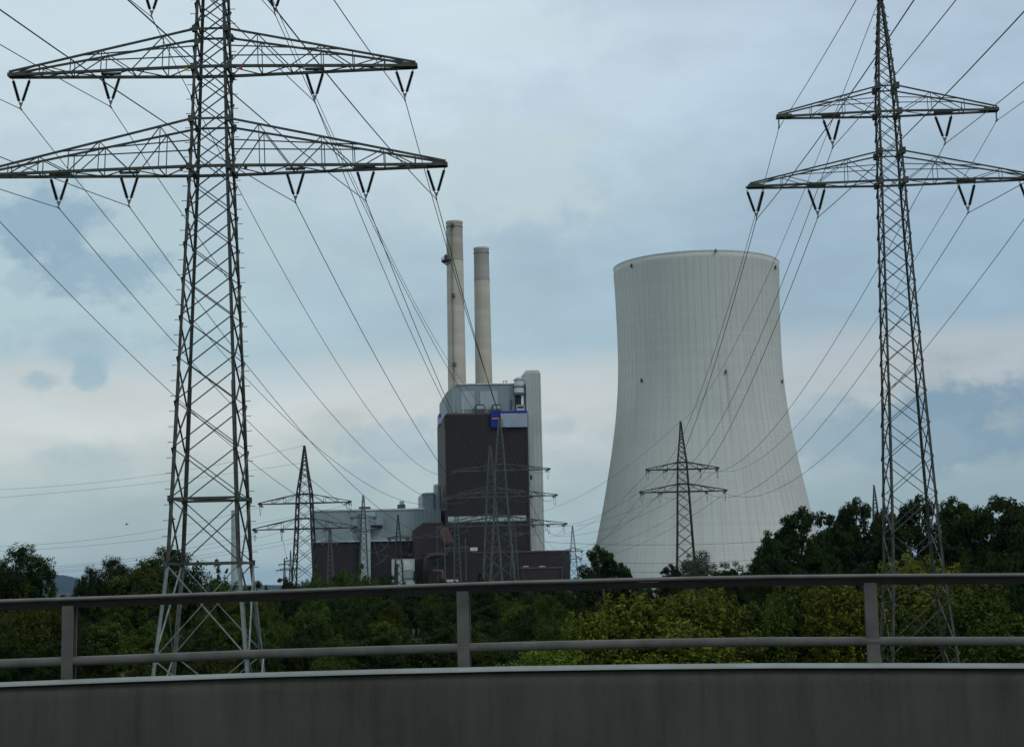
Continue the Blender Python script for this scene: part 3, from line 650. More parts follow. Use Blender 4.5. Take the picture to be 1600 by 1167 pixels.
def lerp(prof, z):
    for (z0, w0), (z1, w1) in zip(prof, prof[1:]):
        if z0 <= z <= z1: return w0 + (w1 - w0) * (z - z0) / (z1 - z0)
    return prof[-1][1] if z > prof[-1][0] else prof[0][1]
def pylon(key, label, loc, yaw, prof, arms, leg, br, ratio=.75, detail=2, mats=('steel', 'galv'), split=None, ties=(), bolts=True, name='lattice_pylon', group=None, cat='pylon', chord=None):
    """prof [(z, full width)] from the ground up; arms [(z_bottom, z_top, half length, [V x], [single x], kind)]"""
    t = thing(name, label, cat, loc, yaw, group); ms = M[mats[0]]; mg = M[mats[1]]
    zt = prof[-1][0]; C = lambda z, i: Vector(((-1, 1, 1, -1)[i] * lerp(prof, z) / 2, (-1, -1, 1, 1)[i] * lerp(prof, z) / 2, z))
    ks = [z for z, w in prof]
    chord = chord or br * 1.3
    # legs
    for i in range(4):
        if detail == 2:
            mb = MB(); mb2 = MB(); sx, sy = (-1, 1, 1, -1)[i], (-1, -1, 1, 1)[i]
            for z0, z1 in zip(ks, ks[1:]):
                tgt = mb2 if (split and z1 <= split + .01) else mb
                tgt.angle(C(z0, i), C(z1, i), leg * (1.0 if z1 < zt * .6 else .8), (-sx, 0, 0), (0, -sy, 0), .045)
            o = mb.build('leg', ms, t)
            if mb2.v: mb2.build('leg_extension', mg, o)
        else:
            mb = MB()
            for z0, z1 in zip(ks, ks[1:]): mb.bar(C(z0, i), C(z1, i), leg)
            mb.build('leg', ms, t)
    # bracing: crossed diagonals on four faces
    mb = MB(); mb2 = MB(); z = prof[0][0]; stops = sorted(set([split] if split else []) | set(ties))
    while z < zt - .6:
        h = lerp(prof, z) * ratio; z1 = min(zt, z + max(h, .55))
        for s in stops:
            if z < s - .05 and z1 > s - .35 * h: z1 = s
        tgt = mb2 if (split and z1 <= split + .01) else mb
        for i in range(4):
            j = (i + 1) % 4; n = ((0, -1, 0), (1, 0, 0), (0, 1, 0), (-1, 0, 0))[i]; e = Vector(n) * br * .5
            tgt.bar(C(z, i) + e, C(z1, j) + e, br, br * .6); tgt.bar(C(z, j) - e, C(z1, i) - e, br, br * .6)
        z = z1
    mb.build('bracing', ms, t)
    if mb2.v: mb2.build('lower_bracing', mg, t)
    for s in ties:
        mb = MB()
        for i in range(4):
            a, b = C(s, i), C(s, (i + 1) % 4); mb.bar(a, b, br * 1.15, br * 1.3)
            mb.box(a.x - leg * .55, a.x + leg * .55, a.y - leg * .55, a.y + leg * .55, s - leg * .8, s + leg * .8) if detail == 2 else None
        mb.bar(C(s, 0), C(s, 2), br); mb.bar(C(s, 1), C(s, 3), br); mb.build('tie_frame', ms, t)
    if bolts and detail == 2:
        mb = MB(); mb.bar((-.02, 0, 0), (.3, 0, 0), .035); mb.box(.28, .31, -.03, .03, -.03, .03); bm_ = mb.mesh('step_bolt', ms)
        for i, sg in ((0, -1), (2, 1)):
            z = 3.6
            while z < min(zt - .5, 48): p = C(z, i); inst(bm_, 'step_bolt', t, p, (0, 0, 0 if sg > 0 else math.pi)); z += .95
    R = Matrix.Rotation(yaw, 4, 'Z'); L0 = Vector(loc); att = ATT.setdefault(key, [])
    for ai, (zb, ztop, Lh, vs, singles, kind) in enumerate(arms):
        w0 = lerp(prof, zb); w1 = lerp(prof, ztop)
        for zz_, th_ in ((zb, chord), (ztop, br * 1.2)):
            mbf = MB()
            for i in range(4):
                mbf.bar(C(zz_, i), C(zz_, (i + 1) % 4), th_)
                if detail == 2: p = C(zz_, i); mbf.box(p.x - .16, p.x + .16, p.y - .16, p.y + .16, zz_ - .2, zz_ + .2)
            mbf.build('arm_collar', ms, t)
        for s in (-1, 1):
            mb = MB(); tw = .24 if detail == 2 else .18; th = .22
            n = max(3, int(round((Lh - w0 / 2) / (2.1 if detail == 2 else 2.6))))
            def bp(f, y): return Vector((s * (w0 / 2 + (Lh - w0 / 2) * f), y * (w0 / 2 + (tw - w0 / 2) * f), zb))
            def tp(f, y): return Vector((s * (w1 / 2 + (Lh - w1 / 2) * f), y * (w1 / 2 + (tw - w1 / 2) * f), ztop + (zb + th - ztop) * f))
            for y in (-1, 1):
                mb.bar(bp(0, y), bp(1, y), chord, chord); mb.bar(tp(0, y), tp(1, y), br * (1.25 if detail == 2 else .9))
                for k in range(1, n):
                    f = k / n
                    if k % 2 or detail < 2 or k > n * .55: mb.bar(bp(f, y), tp(f, y), br * (.55 if detail == 2 else .5))
                    g = (k + 1) / n
                    if detail == 2 and k % 2: mb.bar(tp(f, y), bp(min(1, g), y), br * .6); mb.bar(tp(f, y), bp((k - 1) / n, y), br * .6)
                    elif detail < 2: mb.bar(tp((k - 1) / n, y), bp(f, y), br * .5)
            for k in range(n):
                f, g = k / n, (k + 1) / n; y = 1 if k % 2 else -1
                mb.bar(bp(f, y), bp(g, -y), br * .6); mb.bar(bp(g, 1), bp(g, -1), br * .6)
            if detail == 2:                       # intermediate stays along the arm
                for y in (-1, 1): mb.bar(tp(0, y) - Vector((0, 0, (ztop - zb) * .45)), tp(.62, y), br * .7)
            e = bp(1, 0); mb.box(min(e.x - s * .9, e.x + s * .1), max(e.x - s * .9, e.x + s * .1), -tw - .06, tw + .06, zb - .07, zb + th * .7) if detail == 2 else mb.bar(e - Vector((s * .5, 0, 0)), e + Vector((s * .2, 0, .1)), br * 2.4)
            arm = mb.build('cross_arm', ms, t)
            for x in vs:
                if kind == 'V':
                    o = inst(INS, 'insulator', t, (s * x, 0, zb - .08)); inst(CLP, 'clamp', o)
                    mh = MB(); mh.box(s * x - .62, s * x + .62, -.12, .12, zb - .06, zb + .06); mh.build('hanger', ms, arm)
                    att.append((ai, s, x, L0 + (R @ Vector((s * x, 0, zb - .08 - 2.11)))))
                else:                              # strain strings pulling along the line, with a jumper loop beneath
                    mi = MB(); q = []
                    for dy in (-1, 1):
                        for dx in (-.2, .2):
                            a = Vector((s * x + dx, dy * .3, zb - .1)); b = Vector((s * x + dx * .8 - s * .5 * (dy < 0), dy * 1.7, zb - .5)); nn = 10
                            mi.tube([a + (b - a) * (i / nn) for i in range(nn + 1)], [.10 if i % 2 else .06 for i in range(nn + 1)], 6)
                    mi.build('insulator', M['porcelain'], t)
                    mj = MB(); mj.tube([(s * x - s * .2 * math.cos(i * math.pi / 8), -1.7 + 3.4 * i / 8, zb - .5 - 1.7 * math.sin(math.pi * i / 8)) for i in range(9)], .035, 5); mj.build('jumper_loop', M['wire'], t)
                    att.append((ai, s, x, L0 + (R @ Vector((s * x, 0, zb - .5)))))
            for x in singles:
                mb = MB(); mb.tube([(s * x, 0, zb), (s * x, 0, zb - .7)], .05, 6); mb.tube([(s * x, -.2, zb - .7), (s * x, .2, zb - .7)], .06, 6); mb.build('wire_hanger', M['clamp'], t)
                att.append((ai, s, x, L0 + (R @ Vector((s * x, 0, zb - .72)))))
    mb = MB(); mb.box(-lerp(prof, zt) / 2 - .1, lerp(prof, zt) / 2 + .1, -lerp(prof, zt) / 2 - .06, lerp(prof, zt) / 2 + .06, zt - .12, zt + .12); mb.bar((-.5, 0, zt + .06), (.2, 0, zt + .1), .1); mb.build('peak', ms, t)
    att.append((-1, 0, 0, L0 + R @ Vector((0, 0, zt + .15))))
    return t, C

def Zat(px, py, Y): return W(px, py, Y).z
# left pylon (near, three arms, the topmost above the picture)
YL = 100.0; kl = YL / FPX * 1.026
zl = lambda y: Zat(331, y, YL)
TL, CL = pylon('left', 'tall grey lattice pylon on the left with three wide crossarms', (W(329, 780, YL).x, YL, 0), math.radians(-0.3),
      [(0, 6.6), (zl(880), 4.5), (zl(780), 4.15), (zl(600), 3.6), (zl(262), 2.48), (zl(112), 2.12), (zl(0), 1.85), (zl(-40), 1.75), (zl(-120), .9), (zl(-210), .25)],
      [(zl(267), zl(193), 366 * kl, [130 * kl, 240 * kl, 350 * kl], [], 'V'), (zl(112), zl(53), 321 * kl, [161 * kl, 303 * kl], [], 'V'), (zl(-26), zl(-75), 112 * kl, [98 * kl], [], 'V')],
      .23, .10, .74, 2, split=zl(880), ties=(zl(880), zl(780)), chord=.17)
# right pylon (near, two arms and a peak)
YR = 105.0; kr = YR / FPX * 1.018; zr = lambda y: Zat(1400, y, YR)
TR, CR = pylon('right', 'slimmer green grey lattice pylon on the right with two crossarms and a pointed peak', (W(1421, 780, YR).x, YR, 0), math.radians(-2.0),
      [(0, 4.85), (zr(900), 3.35), (zr(780), 2.95), (zr(600), 2.4), (zr(286), 1.62), (zr(180), 1.38), (zr(138), 1.25), (zr(60), .75), (zr(-2), .25)],
      [(zr(286), zr(240), 222 * kr, [117 * kr, 213 * kr], [], 'V'), (zr(178), zr(138), 172 * kr, [88 * kr], [171 * kr], 'V')],
      .165, .07, .8, 2, split=None, ties=(zr(900),), mats=('steel', 'galv'), chord=.13)
def plates():
    for T, y, dx, m in ((TL, 267, -44, 'yellow'), (TL, 267, 58, 'red'), (TL, 112, -37, 'yellow'), (TL, 112, 50, 'red')):
        mb = MB(); z = zl(y) - .12; x = dx * kl * .98
        mb.box(x - .1, x + .1, -1.12, -1.08, z - .16, z + .06); mb.build('marker_plate', M[m], T)
    mb = MB(); z = zr(286) - .12; mb.box(-.95, -.78, -.85, -.82, z - .16, z + .06); mb.build('marker_plate', M['red'], TR)
plates()
def far_pylon(key, label, px, ytop, Y, wp, arms, leg, br, yaw=0, mats=('farsteel', 'farsteel'), ratio=1.0, kind='S', group=None, ins=True):
    """wp [(y pixel, width px)] top to bottom; arms [(y bottom, y top, half px)]"""
    k = Y / FPX; z = lambda y: Zat(px, y, Y); ym = (ytop + 900) / 2
    prof = [(z(y), w * k) for y, w in wp]; prof = prof[::-1]; zb = prof[0][0]
    sl = (prof[0][1] - prof[1][1]) / max(.1, prof[1][0] - prof[0][0]); prof = [(0, prof[0][1] + sl * zb * .9)] + prof
    am = [(z(a), z(b), h * k, [h * k * f for f in fs] if ins else [], [], kind) for a, b, h, fs in arms]
    return pylon(key, label, (W(px, ym, Y).x, Y, 0), yaw, prof, am, leg, br, ratio, 1, mats, bolts=False, group=group)
far_pylon('p3', 'dark lattice pylon with two crossarms standing left of the turbine hall', 476, 697, 300, [(697, 1.2), (730, 9), (772, 21), (826, 25), (894, 32)],
          [(826, 810, 81, (.45, .97)), (786, 772, 72, (.97,))], .26, .14, math.radians(-4), ratio=.75)
far_pylon('p4', 'tall dark lattice pylon with three crossarms in front of the brown boiler house', 783, 655, 370, [(655, 1), (690, 9), (735, 15), (808, 23), (856, 30), (895, 36)],
          [(821, 807, 101, (.5, .72, .96)), (776, 764, 87, (.55, .96)), (735, 725, 77, (.96,))], .3, .16, math.radians(-3), ('farpale', 'farpale'), ratio=.75)
far_pylon('p5', 'lattice pylon half hidden behind the taller three armed pylon at the boiler house', 768, 697, 460, [(697, 1), (730, 8), (808, 17), (880, 26)],
          [(815, 803, 70, (.9,)), (770, 760, 52, (.9,))], .3, .16, math.radians(-3), ('farpale', 'farpale'))
far_pylon('p6', 'dark lattice pylon with two crossarms in front of the cooling tower', 1068, 659, 350, [(659, 1.2), (680, 4.5), (722, 14), (770, 18), (830, 22.5), (890, 28)],
          [(768, 756, 67, (.55, .97)), (733, 722, 56, (.5, .97))], .27, .17, math.radians(-2), ratio=.75)
far_pylon('p7', 'small pale lattice pylon at the right end of the brown front hall', 895.5, 822, 520, [(822, .8), (850, 6), (905, 13)], [(861, 856, 15, (.9,)), (873, 868, 13, (.9,))], .2, .12, 0, ('farpale', 'farpale'))
far_pylon('p8', 'pale grey lattice mast rising in front of the turbine hall wall column', 568, 775, 480, [(775, 1), (800, 6), (893, 12)], [(809, 805, 20, (.9,)), (830, 826, 16, (.9,))], .25, .13, 0, ('farpale', 'farpale'))
far_pylon('p9', 'dark lattice mast standing before the pale annex of the power plant', 622.5, 805, 400, [(805, .8), (835, 6), (905, 13)], [(841, 837, 16, (.9,)), (866, 861, 22, (.9,))], .22, .13, 0, ('farsteel', 'farsteel'))
far_pylon('p10', 'pale lattice mast in front of the reddish conveyor housing', 714, 807, 420, [(807, 5), (850, 7), (905, 11)], [(856, 852, 17, (.9,))], .22, .12, 0, ('farpale', 'farpale'))
far_pylon('p13', 'thin lattice mast standing right of the dark two armed pylon by the turbine hall', 516, 826, 380, [(826, 2.5), (860, 5.5), (905, 9)], [(848, 844, 14, (.9,))], .18, .11, 0, ('farpale', 'farpale'))
far_pylon('p14', 'pale lattice mast beside the right leg of the three armed pylon at the boiler house', 803, 815, 430, [(815, 4), (850, 7), (905, 13)], [(834, 830, 14, (.9,))], .22, .13, 0, ('farpale', 'farpale'))
far_pylon('p11', 'tiny distant lattice pylon on the horizon with arms nearest the left pylon leg', 444.5, 872, 1000, [(872, .6), (905, 3)], [(882, 880, 9, (.9,)), (891, 889, 13, (.9,))], .3, .22)
far_pylon('p15', 'tiny distant lattice pylon on the horizon, taller one nearer the dark pylon', 454, 860, 1000, [(860, .6), (905, 4)], [(877, 874, 9, (.9,)), (889, 886, 16, (.9,))], .3, .22)
far_pylon('p12', 'distant lattice pylon tip showing above the trees left of the right pylon', 1369.5, 758, 520, [(758, .7), (790, 6), (850, 11)], [], .24, .14, 0)
def gantry():
    Y = 405; t = thing('switchyard_gantry', 'thin pale steel portal gantry in front of the brown front hall', 'gantry', (W(712, 900, Y).x, Y, 0)); x0 = t.location.x
    mb = MB(); xs = [W(x, 880, Y).x - x0 for x in (695, 728)]; zt = Zat(712, 856.5, Y)
    for x in xs:
        m2 = MB(); m2.bar((x, 0, 0), (x, 0, zt + 2.5), .28); m2.build('post', M['farpale'], t)
    for dz in (0, .7): mb.bar((xs[0] - 1, 0, zt - dz), (xs[1] + 1, 0, zt - dz), .16)
    n = 8
    for i in range(n): a = xs[0] + (xs[1] - xs[0]) * i / n; b = xs[0] + (xs[1] - xs[0]) * (i + 1) / n; mb.bar((a, 0, zt), (b, 0, zt - .7), .1)
    mb.build('lattice_beam', M['farpale'], t)
gantry()

# ------------------------------------------------------------------ conductors
def cat(a, b, sag, n=28, skip=False):
    a = Vector(a); b = Vector(b); r = []
    for i in range(n + 1):
        t = i / n; p = a + (b - a) * t; p.z -= 4 * sag * t * (1 - t); r.append(p)
    return r[1:] if skip else r
def wire(label, pts, rad, group=None, name='power_line', catg='power line'):
    o0 = pts[0]; mb = MB(); mb.tube([p - o0 for p in pts], rad, 5)
    return tag(mb.build(name, M['wire'], loc=tuple(o0), smooth=True), label, catg, group)
def pick(key, ai, s, idx):
    r = sorted([a for a in ATT[key] if a[0] == ai and a[1] == s], key=lambda a: a[2]); return r[min(idx, len(r) - 1)][3]
ORD = ['inner', 'middle', 'outer']
def through(key, ai, s, idx, far, back, sags, rad, label, group):
    p = pick(key, ai, s, idx); q = p + back
    # thinner with distance behind, radius grows a little so the far half still draws as a line
    pts = cat(q, p, sags[0], 40) + cat(p, far, sags[1], 30, True)
    n = len(pts); rr = [rad if i < 41 else rad * (1 + .4 * (i - 41) / 30) for i in range(n)]
    return wire(label, pts, rr, group)
def lines():
    backL = Vector((-.064 * 290, -290, 0)); backR = Vector((-.055 * 290, -290, 0))
    SIDE = {-1: 'left', 1: 'right'}
    for ai, nm, cnt in ((0, 'lowest', 3), (1, 'middle', 2), (2, 'topmost', 1)):
        for s in (-1, 1):
            for i in range(cnt):
                w = {3: ORD[i], 2: ('inner', 'outer')[i] if cnt == 2 else '', 1: 'only'}[cnt]
                through('left', ai, s, i, pick('p4', ai, s, i), backL, (SAG[0], SAG[1]), .027,
                        'power line from the %s %s insulator on the left pylon\'s %s crossarm' % (w, SIDE[s], nm), 'conductors of the left pylon')
    p = pick('left', -1, 0, 0); wire('earth wire from the hidden peak of the left pylon to the three armed pylon', cat(p + backL, p, 6, 40) + cat(p, pick('p4', -1, 0, 0), 7, 30, True), .028, 'conductors of the left pylon')
    for ai, nm, cnt in ((0, 'lower', 2), (1, 'upper', 2)):
        for s in (-1, 1):
            for i in range(cnt):
                w = ('inner', 'outer')[i]; what = 'insulator' if not (ai == 1 and i == 1) else 'arm tip hanger'
                through('right', ai, s, i, pick('p6', ai, s, i), backR, (SAG[2], SAG[3]), .025 if what == 'insulator' else .021,
                        'power line from the %s %s %s on the right pylon\'s %s crossarm' % (w, SIDE[s], what, nm), 'conductors of the right pylon')
    p = pick('right', -1, 0, 0); wire('earth wire from the peak of the right pylon to the pylon before the cooling tower', cat(p + backR, p, 6, 40) + cat(p, pick('p6', -1, 0, 0), 5, 30, True), .024, 'conductors of the right pylon')
    # pylon before the cooling tower on to the switchyard at the left
    for ai, nm in ((0, 'lower'), (1, 'upper')):
        for s in (-1, 1):
            for i in (0, 1):
                a = pick('p6', ai, s, i); b = W(868 + 9 * i - 14 * ai + 6 * s, 862 + 16 * i - 40 * ai, 470)
                wire('thin line from the %s %s end of the cooling tower pylon\'s %s arm to plant' % (('inner', 'outer')[i], SIDE[s], nm), cat(a, b, 3.5, 20), .032, 'thin lines across the cooling tower')
    a = pick('p6', -1, 0, 0); wire('earth wire from the peak before the cooling tower down to the plant', cat(a, W(842, 800, 470), 3, 20), .03, 'thin lines across the cooling tower')
    for y0, y1, w in ((846.5, 843.5, 'upper'), (876, 871, 'middle'), (889, 886, 'lowest')):
        wire('nearly level thin line low across the cooling tower, %s of three' % w, cat(W(850, y0, 440), W(1260, y1 - 2, 440), 1.2, 20), .045, 'level lines low across the cooling tower')
    # the line running off to the left from the dark pylon by the turbine hall
    H = [(-1, 0, 0, 742, 'earth wire from the peak of the dark turbine hall pylon leaving left'), (1, -1, 0, 830, 'left wire of the upper crossarm of the dark turbine hall pylon'), (1, 1, 0, 838, 'right wire of the upper crossarm of the dark turbine hall pylon'),
         (0, -1, 1, 865, 'outer left wire of the lower crossarm of the dark turbine hall pylon'), (0, -1, 0, 868, 'inner left wire of the lower crossarm of the dark turbine hall pylon'), (0, 1, 0, 872, 'inner right wire of the lower crossarm of the dark turbine hall pylon'), (0, 1, 1, 875, 'outer right wire of the lower crossarm of the dark turbine hall pylon')]
    for ai, s, i, y, lb in H:
        a = pick('p3', ai, s, i); e = W(-60, y + 4, 270); wire(lb, cat(a, e + (e - a) * .5 + Vector((0, 0, 2)), 4.0, 24), .022, 'lines leaving to the left')
    a = Vector(pick('p3', -1, 0, 0)) + Vector((0, 0, -3.2)); e = W(-60, 769, 270); wire('second slack wire under the earth wire of the dark turbine hall pylon', cat(a, e + (e - a) * .5, 1.5, 24), .022, 'lines leaving to the left')
    # and its lines towards the switchyard
    for n_, (x, y) in enumerate(((622, 843), (568, 812), (645, 868), (714, 858))):
        a = pick('p3', 1 if n_ == 1 else 0, 1, 0 if n_ % 2 else 1); k = ('p9', 'p8', 'p9', 'p10')[n_]; b = pick(k, 1 if k == 'p9' and n_ == 2 else 0, -1, 0)
        wire('slack line from the dark turbine hall pylon to the %s' % ('annex mast, upper arm', 'turbine hall column mast', 'annex mast, lower arm', 'conveyor mast')[n_], cat(a, b, 3.5, 20), .03, 'slack lines of the switchyard')
    sp = [('p8', 0, 1, 'p9', 0, -1), ('p8', 1, 1, 'p9', 1, -1), ('p9', 0, 1, 'p10', 0, -1), ('p9', 1, 1, 'p10', 0, -1), ('p10', 0, 1, 'p14', 0, -1), ('p13', 0, 1, 'p9', 1, -1), ('p14', 0, 1, 'p7', 0, -1), ('p5', 0, 1, 'p7', 0, -1), ('p5', 1, 1, 'p7', 0, -1), ('p4', 0, 1, 'p7', 1, -1)]
    nmz = {'p8': 'turbine hall column mast', 'p9': 'annex mast', 'p10': 'conveyor mast', 'p14': 'mast by the three armed pylon', 'p13': 'thin mast by the dark pylon', 'p7': 'front hall end pylon', 'p5': 'half hidden pylon', 'p4': 'three armed pylon'}
    for n_, (a, ai, s, b, bi, s2) in enumerate(sp):
        wire('slack line from %s, %s arm, to %s' % (nmz[a], 'upper' if (ai == 1) != (a == 'p9') else 'lower', nmz[b]), cat(pick(a, ai, s, 0), pick(b, bi, s2, 0), 4.0, 20), .03, 'slack lines of the switchyard')
    # down-lead with marker balls
    a = pick('p3', 0, -1, 0); b = W(470, 912, 330); pts = cat(a, b, 3.0, 24)
    w = wire('slack down lead with small marker balls left of the dark pylon', pts, .03, 'slack lines of the switchyard')
    for f in (.25, .38, .5, .6):
        p = pts[int(f * 24)] - pts[0]; mb = MB(); mb.lathe([(.01, -.28), (.2, -.2), (.28, 0), (.2, .2), (.01, .28)], 12); mb.v = [tuple(.7 * q for q in v) for v in mb.v]; mb.build('marker_ball', M['white' if f in (.38, .6) else 'red'], w, loc=tuple(p), smooth=True)
SAG = (9.0, 9.0, 8.0, 7.0)
lines()

# ------------------------------------------------------------------ trees
def leaf_mesh(name, m, seed, clumps, per, size, crown, shoot=0.0):
    """crown: list of (centre, radii) ellipsoids; leaf-sized diamonds in clumps through the volume"""
    rng = np.random.default_rng(seed); P = []; Nn = []
    tot = sum(r[0] * r[1] * r[2] for _, r in crown)
    for c, r in crown:
        k = max(3, int(clumps * r[0] * r[1] * r[2] / tot)); c = np.array(c); r = np.array(r)
        d = rng.normal(size=(k, 3)); d /= np.linalg.norm(d, axis=1)[:, None]
        cc = c + d * r * (rng.uniform(.2, 1.0, (k, 1)) ** .6)
        cr = np.clip(rng.normal(.20, .07, k), .08, .4) * r.min()
        for ctr, rad in zip(cc, cr):
            n = int(per * (rad / (.20 * r.min())) ** 1.6) + 8
            v = rng.normal(size=(n, 3)); v /= np.linalg.norm(v, axis=1)[:, None]
            q = ctr + v * rad * np.array([1.15, 1.15, .8]) * (rng.uniform(.2, 1.3, (n, 1)) ** .6)
            if shoot:
                ax = (ctr - c) / r + np.array([0, 0, .9]) + rng.normal(size=3) * .45; ax /= np.linalg.norm(ax); tt = rng.uniform(0, 1, (n, 1))
                q = ctr + (q - ctr) * (1.15 - .9 * tt) + ax * rad * shoot * tt
            P.append(q); o = v * .7 + (q - c) / r * .5 + rng.normal(size=(n, 3)) * .65; o[:, 2] += .35; Nn.append(o)
    P = np.concatenate(P); Nn = np.concatenate(Nn); Nn /= np.linalg.norm(Nn, axis=1)[:, None]; n = len(P)
    a = np.cross(Nn, rng.normal(size=(n, 3))); a /= np.linalg.norm(a, axis=1)[:, None]; b = np.cross(Nn, a)
    s = (size * rng.uniform(.6, 1.35, n))[:, None]
    V = np.empty((n, 4, 3)); V[:, 0] = P - a * s * .55; V[:, 1] = P + b * s * .3 + Nn * s * .06; V[:, 2] = P + a * s * .55; V[:, 3] = P - b * s * .3 + Nn * s * .06
    me = bpy.data.meshes.new(name); me.vertices.add(n * 4); me.vertices.foreach_set('co', V.ravel())
    me.loops.add(n * 4); me.loops.foreach_set('vertex_index', np.arange(n * 4)); me.polygons.add(n)
    me.polygons.foreach_set('loop_start', np.arange(n) * 4); me.polygons.foreach_set('loop_total', np.full(n, 4)); me.materials.append(m); me.update(calc_edges=True); me.validate()
    return me
def trunk_mesh(seed, crown, r0=.24, h=4.5, forks=9):
    rnd = random.Random(seed); mb = MB(); top = Vector((rnd.uniform(-.3, .3), rnd.uniform(-.3, .3), h))
    mb.tube([(0, 0, -.3), (rnd.uniform(-.1, .1), 0, h * .4), top], [r0, r0 * .8, r0 * .6], 8)
    for i in range(forks):
        c, r = rnd.choice(crown); s = top * rnd.uniform(.55, 1.0)
        e = Vector(c) + Vector((rnd.uniform(-.75, .75) * r[0], rnd.uniform(-.75, .75) * r[1], rnd.uniform(-.3, .8) * r[2])); m_ = s.lerp(e, .5) + Vector((rnd.uniform(-.3, .3), rnd.uniform(-.3, .3), .4))
        mb.tube([s, m_, e], [r0 * .45, r0 * .28, r0 * .06], 6)
        for k in range(2): f = m_.lerp(e, rnd.uniform(0, .7)); mb.tube([f, f + Vector((rnd.uniform(-1, 1), rnd.uniform(-1, 1), rnd.uniform(.2, 1)))], [r0 * .2, r0 * .04], 5)
    return mb.mesh('trunk', M['bark'])
# prototypes: 10 m tall, about 8 m wide
PRO = {}
def proto(key, m, seed, crown, clumps, per, size, h=4.0, r0=.24, shoot=0.0):
    PRO[key] = (leaf_mesh('crown', m, seed, clumps, per, size, crown, shoot), trunk_mesh(seed + 50, crown, r0, h))
proto('round', LEAF['dark'], 1, [((0, 0, 5.6), (3.4, 3.4, 3.6)), ((1.6, .4, 5.0), (2.2, 2.2, 2.6)), ((-1.7, -.3, 4.6), (2.2, 2.2, 2.6)), ((.3, 0, 8.1), (1.7, 1.7, 1.8))], 190, 130, .24)
proto('tall', LEAF['dark'], 2, [((0, 0, 5.5), (2.6, 2.6, 3.8)), ((.9, 0, 7.6), (1.8, 1.8, 2.2)), ((-1.3, .3, 4.0), (2.2, 2.2, 2.4)), ((1.6, -.4, 3.6), (1.9, 1.9, 2.0))], 190, 120, .23)
proto('wide', LEAF['dark'], 3, [((-1.9, 0, 5.4), (2.2, 2.4, 2.6)), ((1.8, .3, 5.9), (2.2, 2.3, 2.9)), ((0, 0, 7.6), (2.2, 2.2, 2.2)), ((.2, 0, 3.8), (3.2, 3.0, 2.0))], 200, 125, .24)
proto('open', LEAF['black'], 4, [((-1.8, 0, 6.2), (1.7, 1.9, 1.9)), ((1.8, .3, 6.6), (1.8, 1.9, 2.0)), ((.2, 0, 8.3), (1.8, 1.8, 1.5)), ((.3, .2, 4.6), (2.6, 2.4, 1.3)), ((2.6, 0, 4.6), (1.3, 1.3, 1.1)), ((-2.6, .2, 4.4), (1.3, 1.3, 1.1))], 260, 105, .19, 5.5, .3)
proto('bush', LEAF['lime'], 5, [((0, 0, 4.6), (3.6, 3.6, 4.0)), ((1.9, -.6, 6.2), (1.9, 2.0, 2.2)), ((-1.8, -.4, 6.4), (1.8, 2.0, 2.2)), ((0, -.5, 8.0), (1.6, 1.6, 1.8)), ((0, -1.2, 2.4), (3.8, 3.0, 2.2))], 330, 75, .29, shoot=2.6)
proto('shrub', LEAF['olive'], 6, [((0, 0, 4.2), (3.4, 3.4, 4.2)), ((1.9, .2, 5.6), (1.8, 1.8, 2.6)), ((-2.0, 0, 4.6), (1.8, 1.8, 3.0)), ((.2, 0, 8.0), (1.5, 1.5, 1.9))], 230, 100, .24, shoot=1.8)
proto('sparse', LEAF['black'], 7, [((-1.6, 0, 6.0), (1.9, 2.0, 3.3)), ((.6, 0, 7.4), (1.4, 1.4, 2.4)), ((1.2, 0, 3.8), (2.2, 2.0, 1.9)), ((3.0, .2, 4.2), (.9, .9, 1.5)), ((2.1, 0, 6.4), (.9, .9, .9))], 190, 85, .20, 5, .2)
proto('willow', LEAF['willow'], 8, [((0, 0, 5.4), (2.6, 2.6, 4.0)), ((1.6, 0, 6.4), (1.5, 1.5, 3.0)), ((-1.6, 0, 4.6), (1.6, 1.6, 3.0))], 200, 70, .18)
proto('dome', LEAF['black'], 12, [((0, 0, 7.2), (3.7, 3.4, 2.7)), ((-2.3, 0, 6.3), (1.9, 2.0, 2.1)), ((2.4, .2, 6.7), (1.9, 1.9, 2.0)), ((0, 0, 4.2), (2.8, 2.6, 2.0)), ((-.6, 0, 9.0), (1.2, 1.2, 1.0))], 270, 105, .19, 5, .3)
proto('column', LEAF['black'], 9, [((0, 0, 5.0), (2.0, 2.0, 4.8)), ((1.2, 0, 3.6), (1.5, 1.5, 3.0)), ((-1.2, 0, 3.2), (1.4, 1.4, 2.8))], 210, 90, .20, 6)
PW = dict(round=7.6, tall=6.6, wide=8.4, open=8.0, bush=8.0, shrub=7.8, sparse=7.2, willow=6.4, column=5.2, dome=8.2)
trnd = random.Random(11); TN = [0]
def tree(px, ytop, Y, wpx, kind, leaf, label, group=None, name='broadleaf_tree', cat_='tree', yaw=None):
    p = W(px, ytop, Y); sz = p.z / 10.2; sx = wpx * Y / FPX / PW[kind]
    t = thing(name, label, cat_, (p.x, Y, 0), trnd.uniform(0, 6.28) if yaw is None else yaw, group); t.scale = (sx, sx, sz)
    c = inst(PRO[kind][0], 'crown', t)
    if leaf: c.material_slots[0].link = 'OBJECT'; c.material_slots[0].material = LEAF[leaf]
    inst(PRO[kind][1], 'trunk', t)
    return t
